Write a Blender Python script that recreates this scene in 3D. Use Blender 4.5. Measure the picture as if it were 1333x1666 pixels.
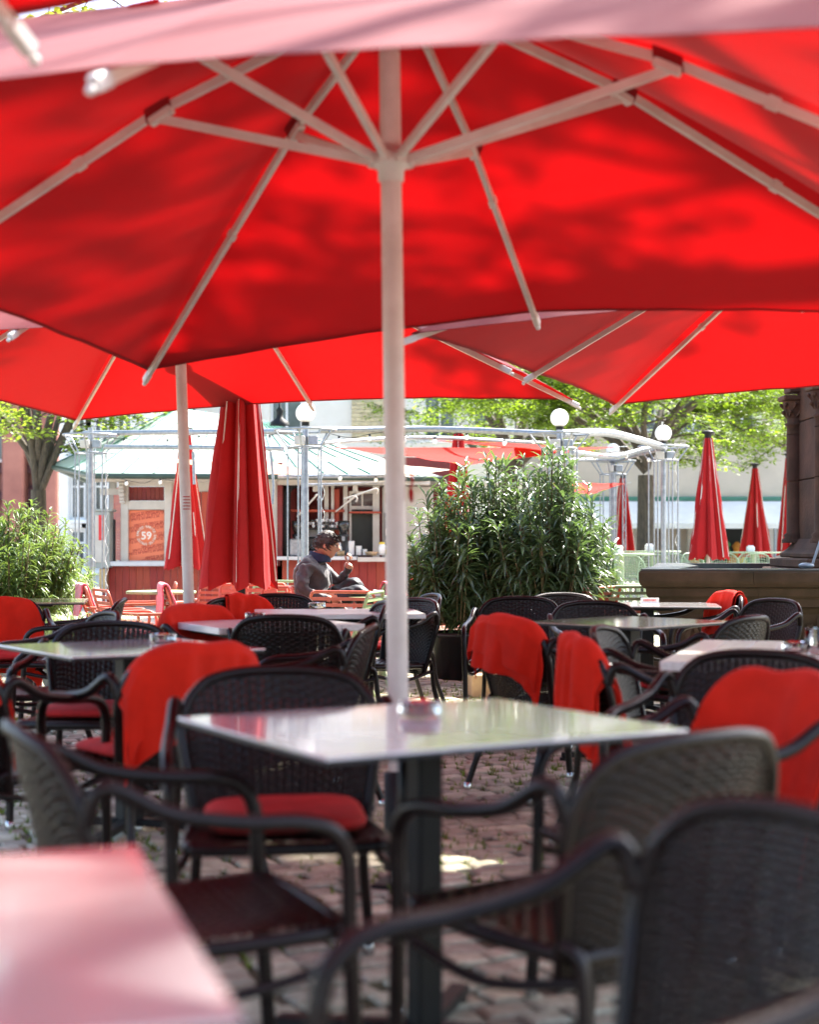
import bpy, bmesh, math, random
from mathutils import Vector, Matrix, noise
R = math.radians
PI = math.pi
for o in list(bpy.data.objects):
    bpy.data.objects.remove(o)
random.seed(7)
SC = bpy.context.scene
COL = SC.collection

# ------------------------------------------------------------------ camera, sky, sun, exposure
F, HY, EYE = 2450.0, 885.0, 1.15
cam = bpy.data.cameras.new('camera')
cam_o = bpy.data.objects.new('camera', cam)
COL.objects.link(cam_o)
cam_o.location = (0, 0, EYE)
cam_o.rotation_euler = (R(90), 0, 0)
cam.sensor_fit = 'VERTICAL'
cam.sensor_height = 36
cam.lens = F / 1666 * 36
cam.shift_y = (HY - 833) / 1666
cam.clip_start = 0.05
cam.clip_end = 600
cam.dof.use_dof = True
cam.dof.focus_distance = 12.5
cam.dof.aperture_fstop = 2.2
SC.camera = cam_o

SUN_EL, SUN_AZ = R(49), R(42)          # azimuth measured from +Y (straight ahead) towards +X
W = bpy.data.worlds.new('World')
SC.world = W
W.use_nodes = True
nt = W.node_tree
sky = nt.nodes.new('ShaderNodeTexSky')
sky.sky_type = 'NISHITA'
sky.sun_disc = False
sky.sun_elevation = SUN_EL
sky.sun_rotation = SUN_AZ
sky.air_density = 1.0
sky.dust_density = 2.5
nt.links.new(sky.outputs[0], nt.nodes['Background'].inputs[0])
nt.nodes['Background'].inputs[1].default_value = 0.15
sl = bpy.data.lights.new('sun', 'SUN')
sl.energy = 5.0
sl.angle = R(0.53)
sl.color = (1.0, 0.95, 0.87)
so = bpy.data.objects.new('sun', sl)
COL.objects.link(so)
sd = Vector((math.sin(SUN_AZ) * math.cos(SUN_EL), math.cos(SUN_AZ) * math.cos(SUN_EL), math.sin(SUN_EL)))
so.rotation_euler = sd.to_track_quat('Z', 'Y').to_euler()
so.location = sd * 40
SC.view_settings.view_transform = 'Standard'
SC.view_settings.look = 'None'
SC.view_settings.exposure = 2.25
SC.view_settings.gamma = 1
SC.view_settings.use_curve_mapping = False
SC.cycles.max_bounces = 10
SC.cycles.transparent_max_bounces = 8
SC.cycles.use_denoising = True
SC.cycles.sample_clamp_indirect = 6


# ------------------------------------------------------------------ helpers
def X(px, d): return (px - 666.5) / F * d
def Z(py, d): return EYE - (py - HY) * d / F
def gz(y):
    t = min(1, max(0, (y - 15) / 6.0))
    return 0.17 * t * t * (3 - 2 * t)
def V(*a): return Vector(a)


class MB:
    """collects vertices and faces for one mesh"""
    def __init__(s): s.v, s.f, s.smooth = [], [], []
    def add(s, vs, fs, smooth=False):
        n = len(s.v)
        s.v += [tuple(p) for p in vs]
        for f in fs:
            s.f.append(tuple(i + n for i in f))
            s.smooth.append(smooth)
        return s
    def box(s, c, size, rz=0, bev=0.0, M=None):
        hx, hy, hz = size[0] / 2, size[1] / 2, size[2] / 2
        b = min(bev, hx * .9, hy * .9, hz * .9)
        vs, fs = [], []
        if b <= 0:
            vs = [V(x, y, z) for z in (-hz, hz) for y in (-hy, hy) for x in (-hx, hx)]
            fs = [(0, 2, 3, 1), (4, 5, 7, 6), (0, 1, 5, 4), (2, 6, 7, 3), (0, 4, 6, 2), (1, 3, 7, 5)]
        else:
            bm = bmesh.new()
            bmesh.ops.create_cube(bm, size=1)
            for v in bm.verts: v.co = V(v.co.x * 2 * hx, v.co.y * 2 * hy, v.co.z * 2 * hz)
            bmesh.ops.bevel(bm, geom=bm.edges[:], offset=b, segments=1, affect='EDGES')
            bm.verts.index_update()
            vs = [v.co.copy() for v in bm.verts]
            fs = [tuple(v.index for v in f.verts) for f in bm.faces]
            bm.free()
        rot = Matrix.Rotation(rz, 3, 'Z') if M is None else M
        return s.add([rot @ p + Vector(c) for p in vs], fs)
    def bar(s, a, b, w, h, up=(0, 0, 1), bev=0.0):
        a, b = Vector(a), Vector(b)
        d = b - a
        L = d.length
        z = d.normalized()
        x = Vector(up).cross(z)
        if x.length < 1e-4: x = Vector((1, 0, 0))
        x.normalize()
        y = z.cross(x)
        M = Matrix((x, y, z)).transposed()
        return s.box((a + b) / 2, (w, h, L), M=M, bev=bev)
    def tube(s, pts, r, n=8, cap=True, smooth=True):
        pts = [Vector(p) for p in pts]
        rr = r if isinstance(r, (list, tuple)) else [r] * len(pts)
        vs, fs = [], []
        t0 = (pts[1] - pts[0]).normalized()
        x = t0.orthogonal().normalized()
        for i, p in enumerate(pts):
            if i == 0: t = t0
            elif i == len(pts) - 1: t = (pts[i] - pts[i - 1]).normalized()
            else: t = (pts[i + 1] - pts[i - 1]).normalized()
            x = (x - t * x.dot(t)).normalized()
            y = t.cross(x)
            for k in range(n):
                a = 2 * PI * k / n
                vs.append(p + (x * math.cos(a) + y * math.sin(a)) * rr[i])
        for i in range(len(pts) - 1):
            for k in range(n):
                k2 = (k + 1) % n
                fs.append((i * n + k, i * n + k2, (i + 1) * n + k2, (i + 1) * n + k))
        s.add(vs, fs, smooth)
        if cap:
            s.add(vs[:n], [tuple(reversed(range(n)))])
            s.add(vs[-n:], [tuple(range(n))])
        return s
    def lathe(s, prof, c=(0, 0, 0), n=16, smooth=True):
        vs, fs = [], []
        for r, z in prof:
            for k in range(n):
                a = 2 * PI * k / n
                vs.append((c[0] + r * math.cos(a), c[1] + r * math.sin(a), c[2] + z))
        for i in range(len(prof) - 1):
            for k in range(n):
                k2 = (k + 1) % n
                fs.append((i * n + k, i * n + k2, (i + 1) * n + k2, (i + 1) * n + k))
        return s.add(vs, fs, smooth)
    def prism(s, poly, z0, z1):
        n = len(poly)
        vs = [(p[0], p[1], z0) for p in poly] + [(p[0], p[1], z1) for p in poly]
        fs = [tuple(reversed(range(n))), tuple(range(n, 2 * n))]
        fs += [(i, (i + 1) % n, (i + 1) % n + n, i + n) for i in range(n)]
        return s.add(vs, fs)
    def grid(s, P, nu, nv, smooth=True, closed_u=False):
        vs = [P(i / nu, j / nv) for j in range(nv + 1) for i in range(nu + (0 if closed_u else 1))]
        w = nu if closed_u else nu + 1
        fs = []
        for j in range(nv):
            for i in range(nu):
                i2 = (i + 1) % w
                fs.append((j * w + i, j * w + i2, (j + 1) * w + i2, (j + 1) * w + i))
        return s.add(vs, fs, smooth)
    def sphere(s, c, r, n=12, m=8, sc=(1, 1, 1)):
        prof = []
        vs, fs = [], []
        for j in range(m + 1):
            t = PI * j / m
            for k in range(n):
                a = 2 * PI * k / n
                vs.append((c[0] + r * sc[0] * math.sin(t) * math.cos(a), c[1] + r * sc[1] * math.sin(t) * math.sin(a), c[2] - r * sc[2] * math.cos(t)))
        for j in range(m):
            for k in range(n):
                k2 = (k + 1) % n
                fs.append((j * n + k, j * n + k2, (j + 1) * n + k2, (j + 1) * n + k))
        return s.add(vs, fs, True)
    def mesh(s, name, off=(0, 0, 0)):
        me = bpy.data.meshes.new(name)
        if any(off): vv = [(p[0] - off[0], p[1] - off[1], p[2] - off[2]) for p in s.v]
        else: vv = s.v
        me.from_pydata(vv, [], s.f)
        me.polygons.foreach_set('use_smooth', s.smooth)
        me.update()
        return me


def rootloc(p):
    l = Vector((0, 0, 0))
    while p is not None:
        l += p.location
        p = p.parent
    return l


def obj(name, mb, m, parent=None, world=False, kind=None, label=None):
    """links one mesh object; world=True: the vertices are world coordinates, re-based to the parent"""
    me = mb if isinstance(mb, bpy.types.Mesh) else mb.mesh(name, rootloc(parent) if world and parent else (0, 0, 0))
    if m is not None and not me.materials: me.materials.append(m)
    o = bpy.data.objects.new(name, me)
    COL.objects.link(o)
    o.parent = parent
    if kind: o['kind'] = kind
    if label: o['label'] = label
    return o


def thing(name, label, cat, loc=(0, 0, 0), rz=0, group=None):
    o = bpy.data.objects.new(name, None)
    o.empty_display_size = .1
    COL.objects.link(o)
    o.location = loc
    o.rotation_euler = (0, 0, rz)
    tag(o, label, cat, group)
    return o


def tag(o, label, cat, group=None):
    o['label'] = label
    o['category'] = cat
    if group: o['group'] = group
    return o


def one(name, mb, m, label, cat, base=None, group=None):
    """a top-level thing that is a single mesh given in world coordinates; origin moved to its base"""
    b = Vector(base) if base is not None else Vector(mb.v[0])
    me = mb.mesh(name, b)
    me.materials.append(m)
    o = bpy.data.objects.new(name, me)
    COL.objects.link(o)
    o.location = b
    return tag(o, label, cat, group)


def dup(root, loc, rz, label, group=None, rx=0.0, ry=0.0):
    r = root.copy()
    COL.objects.link(r)
    r.location = loc
    r.rotation_euler = (rx, ry, rz)
    r['label'] = label
    if group: r['group'] = group
    for ch in kids(root):
        c = ch.copy()
        COL.objects.link(c)
        c.parent = r
        KIDS.setdefault(r.name, []).append(c)
        for g in kids(ch):
            d = g.copy()
            COL.objects.link(d)
            d.parent = c
            KIDS.setdefault(c.name, []).append(d)
    return r


KIDS = {}
def kids(o):
    if o.name not in KIDS:
        KIDS[o.name] = [c for c in bpy.data.objects if c.parent == o]
    return KIDS[o.name]


def spline(pts, step=0.02):
    """Catmull-Rom through pts, resampled about every step metres"""
    P = [Vector(p) for p in pts]
    P = [P[0] * 2 - P[1]] + P + [P[-1] * 2 - P[-2]]
    out = []
    for i in range(1, len(P) - 2):
        n = max(2, int((P[i + 1] - P[i]).length / step))
        for k in range(n):
            t = k / n
            a, b, c, d = P[i - 1], P[i], P[i + 1], P[i + 2]
            out.append(0.5 * ((2 * b) + (c - a) * t + (2 * a - 5 * b + 4 * c - d) * t * t + (3 * b - a - 3 * c + d) * t ** 3))
    out.append(P[-2].copy())
    return out


# ------------------------------------------------------------------ materials
def mat(name, col, rough=.6, var=.12, scale=6, bump=0.0, bscale=60, metal=0, spec=.5, coat=0, sheen=0, col2=None, transl=0, tcol=None, detail=4, island=0, stretch=None, emit=None, coordn='Object', sheen_rough=.5, sheen_tint=None):
    m = bpy.data.materials.new(name)
    m.use_nodes = True
    n, l = m.node_tree.nodes, m.node_tree.links
    b = n['Principled BSDF']
    b.inputs['Roughness'].default_value = rough
    b.inputs['Metallic'].default_value = metal
    b.inputs['Specular IOR Level'].default_value = spec
    b.inputs['Coat Weight'].default_value = coat
    b.inputs['Coat Roughness'].default_value = .12
    b.inputs['Sheen Weight'].default_value = sheen
    b.inputs['Sheen Roughness'].default_value = sheen_rough
    if sheen_tint: b.inputs['Sheen Tint'].default_value = (*sheen_tint, 1)
    tc = n.new('ShaderNodeTexCoord')
    src = tc.outputs[coordn]
    if stretch:
        mp = n.new('ShaderNodeMapping')
        mp.inputs['Scale'].default_value = stretch
        l.new(src, mp.inputs[0])
        src = mp.outputs[0]
    nz = n.new('ShaderNodeTexNoise')
    nz.inputs['Scale'].default_value = scale
    nz.inputs['Detail'].default_value = detail
    nz.inputs['Roughness'].default_value = .6
    l.new(src, nz.inputs['Vector'])
    rp = n.new('ShaderNodeValToRGB')
    c2 = col2 if col2 else tuple(c * (1 - 2.2 * var) for c in col)
    rp.color_ramp.elements[0].position = .32
    rp.color_ramp.elements[1].position = .68
    rp.color_ramp.elements[0].color = (*c2, 1)
    c1 = col if col2 else tuple(min(1, c * (1 + var)) for c in col)
    rp.color_ramp.elements[1].color = (*c1, 1)
    l.new(nz.outputs['Fac'], rp.inputs['Fac'])
    out = rp.outputs['Color']
    if island:
        g = n.new('ShaderNodeNewGeometry')
        oi = n.new('ShaderNodeObjectInfo')
        ad = n.new('ShaderNodeMath'); ad.operation = 'ADD'
        l.new(g.outputs['Random Per Island'], ad.inputs[0])
        l.new(oi.outputs['Random'], ad.inputs[1])
        fr = n.new('ShaderNodeMath'); fr.operation = 'FRACT'
        l.new(ad.outputs[0], fr.inputs[0])
        mr = n.new('ShaderNodeMapRange')
        mr.inputs['To Min'].default_value = 1 - island
        mr.inputs['To Max'].default_value = 1 + island
        l.new(fr.outputs[0], mr.inputs['Value'])
        hs = n.new('ShaderNodeHueSaturation')
        l.new(out, hs.inputs['Color'])
        l.new(mr.outputs[0], hs.inputs['Value'])
        h2 = n.new('ShaderNodeMapRange')
        h2.inputs['To Min'].default_value = .5 - island * .05
        h2.inputs['To Max'].default_value = .5 + island * .05
        l.new(fr.outputs[0], h2.inputs['Value'])
        l.new(h2.outputs[0], hs.inputs['Hue'])
        out = hs.outputs[0]
    l.new(out, b.inputs['Base Color'])
    if bump:
        bz = n.new('ShaderNodeTexNoise')
        bz.inputs['Scale'].default_value = bscale
        bz.inputs['Detail'].default_value = 5
        l.new(src, bz.inputs['Vector'])
        bp = n.new('ShaderNodeBump')
        bp.inputs['Strength'].default_value = bump
        bp.inputs['Distance'].default_value = .01
        l.new(bz.outputs['Fac'], bp.inputs['Height'])
        l.new(bp.outputs[0], b.inputs['Normal'])
    if emit:
        b.inputs['Emission Color'].default_value = (*emit[0], 1)
        b.inputs['Emission Strength'].default_value = emit[1]
    if transl:
        tr = n.new('ShaderNodeBsdfTranslucent')
        if tcol: tr.inputs[0].default_value = (*tcol, 1)
        else: l.new(out, tr.inputs[0])
        mx = n.new('ShaderNodeMixShader')
        mx.inputs[0].default_value = transl
        l.new(b.outputs[0], mx.inputs[1])
        l.new(tr.outputs[0], mx.inputs[2])
        l.new(mx.outputs[0], n['Material Output'].inputs['Surface'])
    return m


def glassm(name, col=(.95, .97, .97), rough=.02):
    m = bpy.data.materials.new(name)
    m.use_nodes = True
    b = m.node_tree.nodes['Principled BSDF']
    b.inputs['Base Color'].default_value = (*col, 1)
    b.inputs['Transmission Weight'].default_value = 1
    b.inputs['Roughness'].default_value = rough
    b.inputs['IOR'].default_value = 1.45
    return m


def paving():
    m = mat('light_square_paving', (.42, .38, .33), .8, .1, .5, col2=(.34, .30, .26))
    n, l = m.node_tree.nodes, m.node_tree.links
    tc = n.new('ShaderNodeTexCoord')
    vo = n.new('ShaderNodeTexVoronoi'); vo.feature = 'DISTANCE_TO_EDGE'; vo.inputs['Scale'].default_value = 7
    l.new(tc.outputs['Object'], vo.inputs['Vector'])
    bp = n.new('ShaderNodeBump'); bp.inputs['Strength'].default_value = .5; bp.inputs['Distance'].default_value = .02
    l.new(vo.outputs['Distance'], bp.inputs['Height'])
    l.new(bp.outputs[0], n['Principled BSDF'].inputs['Normal'])
    return m


M = {}
M['canopy'] = mat('red_canopy_cloth', (.20, .0035, .0055), .8, .06, 1.2, bump=.12, bscale=9, spec=.3, sheen=.22, sheen_rough=.35, transl=.30, tcol=(.36, .0014, .0022), sheen_tint=(1, .75, .78))
M['closed'] = mat('red_folded_cloth', (.38, .009, .010), .8, .10, 2.0, spec=.25, bump=.2, bscale=30, sheen=.05, transl=.12, tcol=(.6, .01, .008))
M['white_alu'] = mat('white_powder_coat', (.62, .57, .51), .38, .06, 8, col2=(.52, .47, .41))
M['wicker'] = mat('dark_brown_wicker', (.0135, .0075, .0052), .32, .2, 30, spec=.26, col2=(.006, .004, .0038), coat=.03, island=.25)
M['wicker_frame'] = mat('dark_wrapped_frame', (.010, .0055, .005), .32, .2, 30, spec=.26, coat=.03)
M['blanket'] = mat('red_fleece', (.70, .020, .005), .95, .08, 7, spec=.2, bump=.35, bscale=260, sheen=.06, sheen_rough=.6, transl=.12, tcol=(.8, .02, .005))
M['pink'] = mat('pink_fluffy_fleece', (.80, .035, .10), .95, .15, 30, bump=.8, bscale=120, sheen=.6, sheen_rough=.6)
M['cushion'] = mat('red_seat_cloth', (.50, .010, .008), .85, .1, 20, bump=.2, bscale=200)
M['stone_top'] = mat('grey_polished_top', (.72, .71, .71), .06, .06, 14, spec=.5, coat=.7, col2=(.62, .62, .62), detail=8)
M['speck_top'] = mat('beige_speckled_top', (.50, .46, .38), .09, .1, 55, spec=.8, coat=1.0, col2=(.28, .24, .18), detail=8)
M['white_top'] = mat('white_weathered_board_top', (.72, .70, .66), .28, .1, 5, spec=.6, coat=.3, col2=(.56, .53, .48), stretch=(1, 14, 14), bump=.1, bscale=30)
M['pink_top'] = mat('glossy_white_laminate', (.50, .46, .465), .08, .03, 3, spec=.8, coat=1.0)
M['dark_metal'] = mat('dark_grey_metal', (.010, .0105, .0105), .5, .15, 12, metal=0, spec=.25)
M['edge_black'] = mat('black_table_edge', (.02, .018, .018), .45, .1, 10)
M['steel'] = mat('galvanised_steel', (.34, .36, .38), .45, .12, 18, metal=.75, col2=(.22, .24, .26))
M['chrome'] = mat('bright_foot_cap', (.6, .6, .6), .25, .05, 10, metal=.9)
M['black'] = mat('black_plastic', (.012, .012, .013), .4, .1, 10)
M['terracotta'] = mat('terracotta_painted_metal', (.52, .115, .065), .42, .08, 10)
M['sage'] = mat('sage_green_painted_metal', (.30, .40, .20), .42, .08, 10)
M['sage_plastic'] = mat('sage_green_plastic', (.36, .47, .30), .45, .06, 10, transl=.15)
M['globe'] = mat('opal_lamp_glass', (.86, .86, .84), .2, .02, 3, transl=.35, tcol=(.9, .9, .88))
M['glass'] = glassm('clear_glass')
M['porcelain'] = mat('white_porcelain', (.8, .8, .78), .15, .02, 4, coat=.5)
M['bark'] = mat('rough_grey_brown_bark', (.12, .095, .065), .9, .2, 9, bump=.8, bscale=40, col2=(.05, .04, .03), stretch=(3, 3, .6))
M['bark2'] = mat('thin_stem_bark', (.20, .15, .08), .85, .2, 12, col2=(.08, .07, .03))
M['leaf_tree'] = mat('spring_leaf', (.12, .20, .018), .5, .2, .8, col2=(.07, .13, .012), transl=.5, tcol=(.28, .42, .02), island=.35)
M['leaf_left'] = mat('yellow_green_leaf', (.13, .21, .022), .5, .2, .8, col2=(.07, .14, .016), transl=.5, tcol=(.34, .46, .03), island=.3)
M['leaf_oleander'] = mat('oleander_leaf', (.13, .18, .085), .28, .2, 1.5, col2=(.06, .098, .045), spec=.9, transl=.25, tcol=(.17, .28, .06), island=.45)
M['leaf_oleander_pale'] = mat('pale_oleander_leaf', (.14, .20, .05), .4, .2, 1.5, col2=(.06, .11, .03), spec=.6, transl=.3, tcol=(.25, .36, .06), island=.4)
M['grass_variegated'] = mat('variegated_grass', (.30, .36, .14), .6, .2, 4, col2=(.14, .22, .05), transl=.3, island=.4)
M['moss'] = mat('joint_grass', (.20, .28, .025), .8, .25, 3, col2=(.10, .16, .015), transl=.3, island=.4)
M['cobble'] = mat('porphyry_cobble', (.50, .47, .36), .8, .18, 14, spec=.2, bump=.5, bscale=50, col2=(.31, .28, .20), island=.32)
M['joint'] = mat('sandy_joint', (.14, .12, .085), .95, .2, 5, bump=.6, bscale=80, col2=(.07, .085, .035))
M['paving'] = paving()
M['sandstone'] = mat('dark_brown_sandstone', (.105, .045, .026), .85, .2, 2.2, spec=.25, bump=.5, bscale=30, col2=(.042, .020, .012), detail=8, island=.12)
M['sandstone_wet'] = mat('mossy_brown_sandstone', (.075, .048, .028), .8, .2, 3, spec=.25, bump=.55, bscale=22, col2=(.026, .021, .009), detail=9, island=.1)
M['lead'] = mat('dark_wet_rim', (.03, .032, .036), .25, .2, 8)
M['water'] = mat('dark_water', (.02, .03, .03), .03, .1, 2, spec=.8)
M['red_sand'] = mat('far_red_sandstone', (.30, .13, .10), .85, .15, .7, col2=(.20, .08, .065), detail=6)
M['red_sand_dark'] = mat('far_dark_sandstone', (.13, .055, .055), .85, .15, .9, col2=(.08, .035, .04), detail=6)
M['cream'] = mat('cream_render', (.78, .74, .66), .85, .05, 1.1, col2=(.70, .66, .57))
M['white_wall'] = mat('white_painted_wall', (.78, .78, .76), .7, .04, 1.1)
M['beige'] = mat('beige_facade', (.52, .45, .36), .85, .06, .9)
M['yellow_brick'] = mat('pale_yellow_brick', (.60, .50, .30), .85, .1, 5, island=.12)
M['pane'] = mat('dim_window_glass', (.10, .13, .15), .06, .3, 1.2, spec=.9, col2=(.03, .04, .05))
M['pane_dark'] = mat('dark_window_glass', (.022, .020, .018), .10, .2, 2, spec=.7)
M['awning'] = mat('white_awning_cloth', (.82, .82, .80), .8, .03, 2, transl=.2)
M['shade_dark'] = mat('painted_interior_shade', (.05, .055, .045), .8, .3, 1.0, col2=(.018, .02, .018))  # dark colour standing in for the shade inside shop and bar
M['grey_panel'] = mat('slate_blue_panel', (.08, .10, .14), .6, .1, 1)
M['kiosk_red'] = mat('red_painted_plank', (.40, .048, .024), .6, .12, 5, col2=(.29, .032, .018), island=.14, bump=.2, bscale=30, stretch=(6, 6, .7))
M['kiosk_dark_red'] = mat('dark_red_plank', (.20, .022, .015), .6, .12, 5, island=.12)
M['kiosk_grey'] = mat('pale_grey_paint', (.56, .53, .47), .55, .07, 4, col2=(.46, .43, .38))
M['sill'] = mat('weathered_zinc_sill', (.60, .61, .61), .4, .06, 4)
M['roof_mint'] = mat('pale_mint_roof_sheet', (.40, .47, .43), .6, .06, 2, col2=(.31, .39, .35), island=.06)
M['roof_green'] = mat('green_roof_seam', (.05, .19, .13), .5, .1, 5)
M['gutter'] = mat('dark_green_gutter', (.03, .06, .045), .5, .1, 5)
M['poster'] = mat('orange_poster', (.78, .20, .09), .5, .03, 3)
M['poster_ink'] = mat('red_poster_ink', (.36, .018, .010), .5, .03, 3)
M['white_ink'] = mat('cream_poster_ink', (.85, .78, .68), .5, .02, 3)
M['chalkboard'] = mat('chalkboard', (.025, .025, .025), .6, .1, 5)
M['sail_red'] = mat('red_shade_sail', (.40, .018, .010), .8, .05, 1, spec=.2, transl=.45, tcol=(.50, .022, .010))
M['sail_beige'] = mat('cream_shade_sail', (.74, .62, .50), .8, .05, 1, transl=.45, tcol=(.85, .66, .48))
M['sail_pink'] = mat('faded_peach_shade_sail', (.72, .40, .28), .8, .05, 1, transl=.45, tcol=(.85, .45, .3))
M['pot'] = mat('tan_plastic_pot', (.42, .26, .13), .7, .08, 4)
M['stone_pot'] = mat('grey_concrete_planter', (.30, .28, .24), .85, .15, 9, bump=.5, bscale=50)
M['cardboard'] = mat('tan_card', (.50, .35, .20), .8, .08, 6)
M['jacket'] = mat('grey_jacket_cloth', (.060, .052, .056), .7, .15, 14, bump=.6, bscale=18, col2=(.026, .023, .026), sheen=.2)
M['navy'] = mat('navy_fleece', (.012, .02, .05), .9, .1, 10)
M['trouser'] = mat('black_trouser_cloth', (.012, .012, .014), .5, .15, 12, bump=.5, bscale=14)
M['skin'] = mat('skin', (.48, .235, .155), .5, .07, 12)
M['hair'] = mat('brown_hair', (.055, .032, .020), .55, .3, 90, bump=1.0, bscale=160, col2=(.025, .015, .01), stretch=(1, 1, .25))
M['yellow'] = mat('yellow_plastic', (.75, .55, .05), .4, .05, 5)
M['shop_orange'] = mat('orange_goods', (.7, .25, .03), .7, .2, 5)
M['shop_green'] = mat('green_goods', (.06, .25, .07), .7, .2, 5)
M['sign_red'] = mat('red_enamel', (.62, .02, .02), .4, .05, 5)
M['card_white'] = mat('white_card', (.8, .8, .78), .5, .02, 5)
M['blue_boot'] = mat('worn_grey_cabinet', (.33, .36, .33), .5, .1, 5)
M['brass'] = mat('brass_cup', (.42, .30, .16), .3, .1, 5, metal=.6)


# ------------------------------------------------------------------ ground with cobbles
def ground():
    mb = MB()
    ys = [-6, 0, 2, 4, 6, 8, 10, 12, 14, 15, 16, 17, 18, 19, 20, 21, 24, 30, 45, 80, 150, 300]
    xs = [-200, -60, -20, -8, 0, 8, 20, 60, 200]
    vs = [(x, y, gz(y) - .014) for y in ys for x in xs]
    n = len(xs)
    fs = [(j * n + i, j * n + i + 1, (j + 1) * n + i + 1, (j + 1) * n + i) for j in range(len(ys) - 1) for i in range(n - 1)]
    mb.add(vs, fs, True)
    g = obj('ground', mb, M['joint'], kind='structure')
    g.data.materials.append(M['paving'])
    for p in g.data.polygons:
        c = p.center
        if c.y > 18.5 or abs(c.x) > 8 or c.y < 2: p.material_index = 1
    # cobbles, laid in rows turned against the view, each a stone with a worn top
    th = R(24)
    c, s = math.cos(th), math.sin(th)
    rng = random.Random(3)
    def stone(cx, cy, w, h, rz, z):
        vs = []
        for k, (sx, sy) in enumerate(((-1, -1), (1, -1), (1, 1), (-1, 1))):
            jx, jy = rng.uniform(.88, 1.0), rng.uniform(.88, 1.0)
            vs.append((sx * w / 2 * jx, sy * h / 2 * jy))
        zt = rng.uniform(-.003, .004)
        tilt = (rng.uniform(-.04, .04), rng.uniform(-.04, .04))
        cr, sr = math.cos(rz), math.sin(rz)
        out = []
        for kk, dz in ((1.0, -.016), (1.0, -.005), (.82, .001)):
            for x, y in vs:
                x, y = x * kk, y * kk
                out.append((cx + x * cr - y * sr, cy + x * sr + y * cr, z + dz + zt + (x * tilt[0] + y * tilt[1] if dz > -.01 else 0)))
        f = [(8, 9, 10, 11)]
        for a in (0, 4):
            for i in range(4):
                i2 = (i + 1) % 4
                f.append((a + i, a + i2, a + 4 + i2, a + 4 + i))
        return out, f
    cand = []
    v = -6.0
    rowh = .105
    while v < 24:
        u = -16 + rng.uniform(0, .1)
        hh = rowh * rng.uniform(.85, 1.1)
        while u < 24:
            w = rng.uniform(.10, .175)
            # undulating rows
            vv = v + .03 * math.sin(u * 1.3 + v) + .02 * math.sin(u * 3.1)
            x, y = u * c - vv * s, u * s + vv * c
            if 2.7 < y < 19 and abs(x) < .29 * y + .9:
                cand.append((x, y, w * .93, hh * .90, th + .04 * math.cos(u * 1.3 + v) + rng.uniform(-.05, .05)))
            u += w
        v += hh
    def key(t):
        vis = abs(t[0]) < .27 * t[1] and t[1] > 3.55
        return (0 if vis else 1, t[1])
    cand.sort(key=key)
    for t in cand[:300]:
        m1 = MB()
        vs, f = stone(0, 0, t[2], t[3], t[4], 0)
        m1.add(vs, f)
        o = obj('cobble', m1, M['cobble'], g)
        o.location = (t[0], t[1], gz(t[1]))
    rest = MB()
    for t in cand[300:]:
        vs, f = stone(*t, gz(t[1]))
        rest.add(vs, f)
    obj('cobble_paving', rest, M['cobble'], g, kind='stuff')
    # grass and moss in the joints
    gr = MB()
    n = 0
    while n < 36000:
        t = cand[rng.randrange(len(cand))]
        p = noise.noise(Vector((t[0] * .9, t[1] * .9, 3.3)))
        if p < rng.uniform(-.25, .35):
            continue
        # at one of the joints of this stone
        e = rng.choice(((0, 1), (0, -1), (1, 0), (-1, 0)))
        q = rng.uniform(-.5, .5)
        dx = (e[0] * .54 + (q if e[0] == 0 else 0)) * t[2]
        dy = (e[1] * .54 + (q if e[1] == 0 else 0)) * t[3]
        cr, sr = math.cos(t[4]), math.sin(t[4])
        x, y = t[0] + dx * cr - dy * sr, t[1] + dx * sr + dy * cr
        for k in range(3):
            a = rng.uniform(0, 2 * PI)
            L = rng.uniform(.010, .040)
            w = rng.uniform(.003, .007)
            px, py = x + rng.uniform(-.008, .008), y + rng.uniform(-.008, .008)
            tx, ty = px + math.cos(a) * L * .8, py + math.sin(a) * L * .8
            nx, ny = -math.sin(a) * w, math.cos(a) * w
            z = gz(y) - .014
            gr.add([(px - nx, py - ny, z), (px + nx, py + ny, z), (tx, ty, z + .008 + L)], [(0, 1, 2)])
        n += 3
    o = obj('joint_grass', gr, M['moss'], None, kind='stuff')
    tag(o, 'short green grass and moss growing in the cobble joints', 'grass')
ground()


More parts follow.
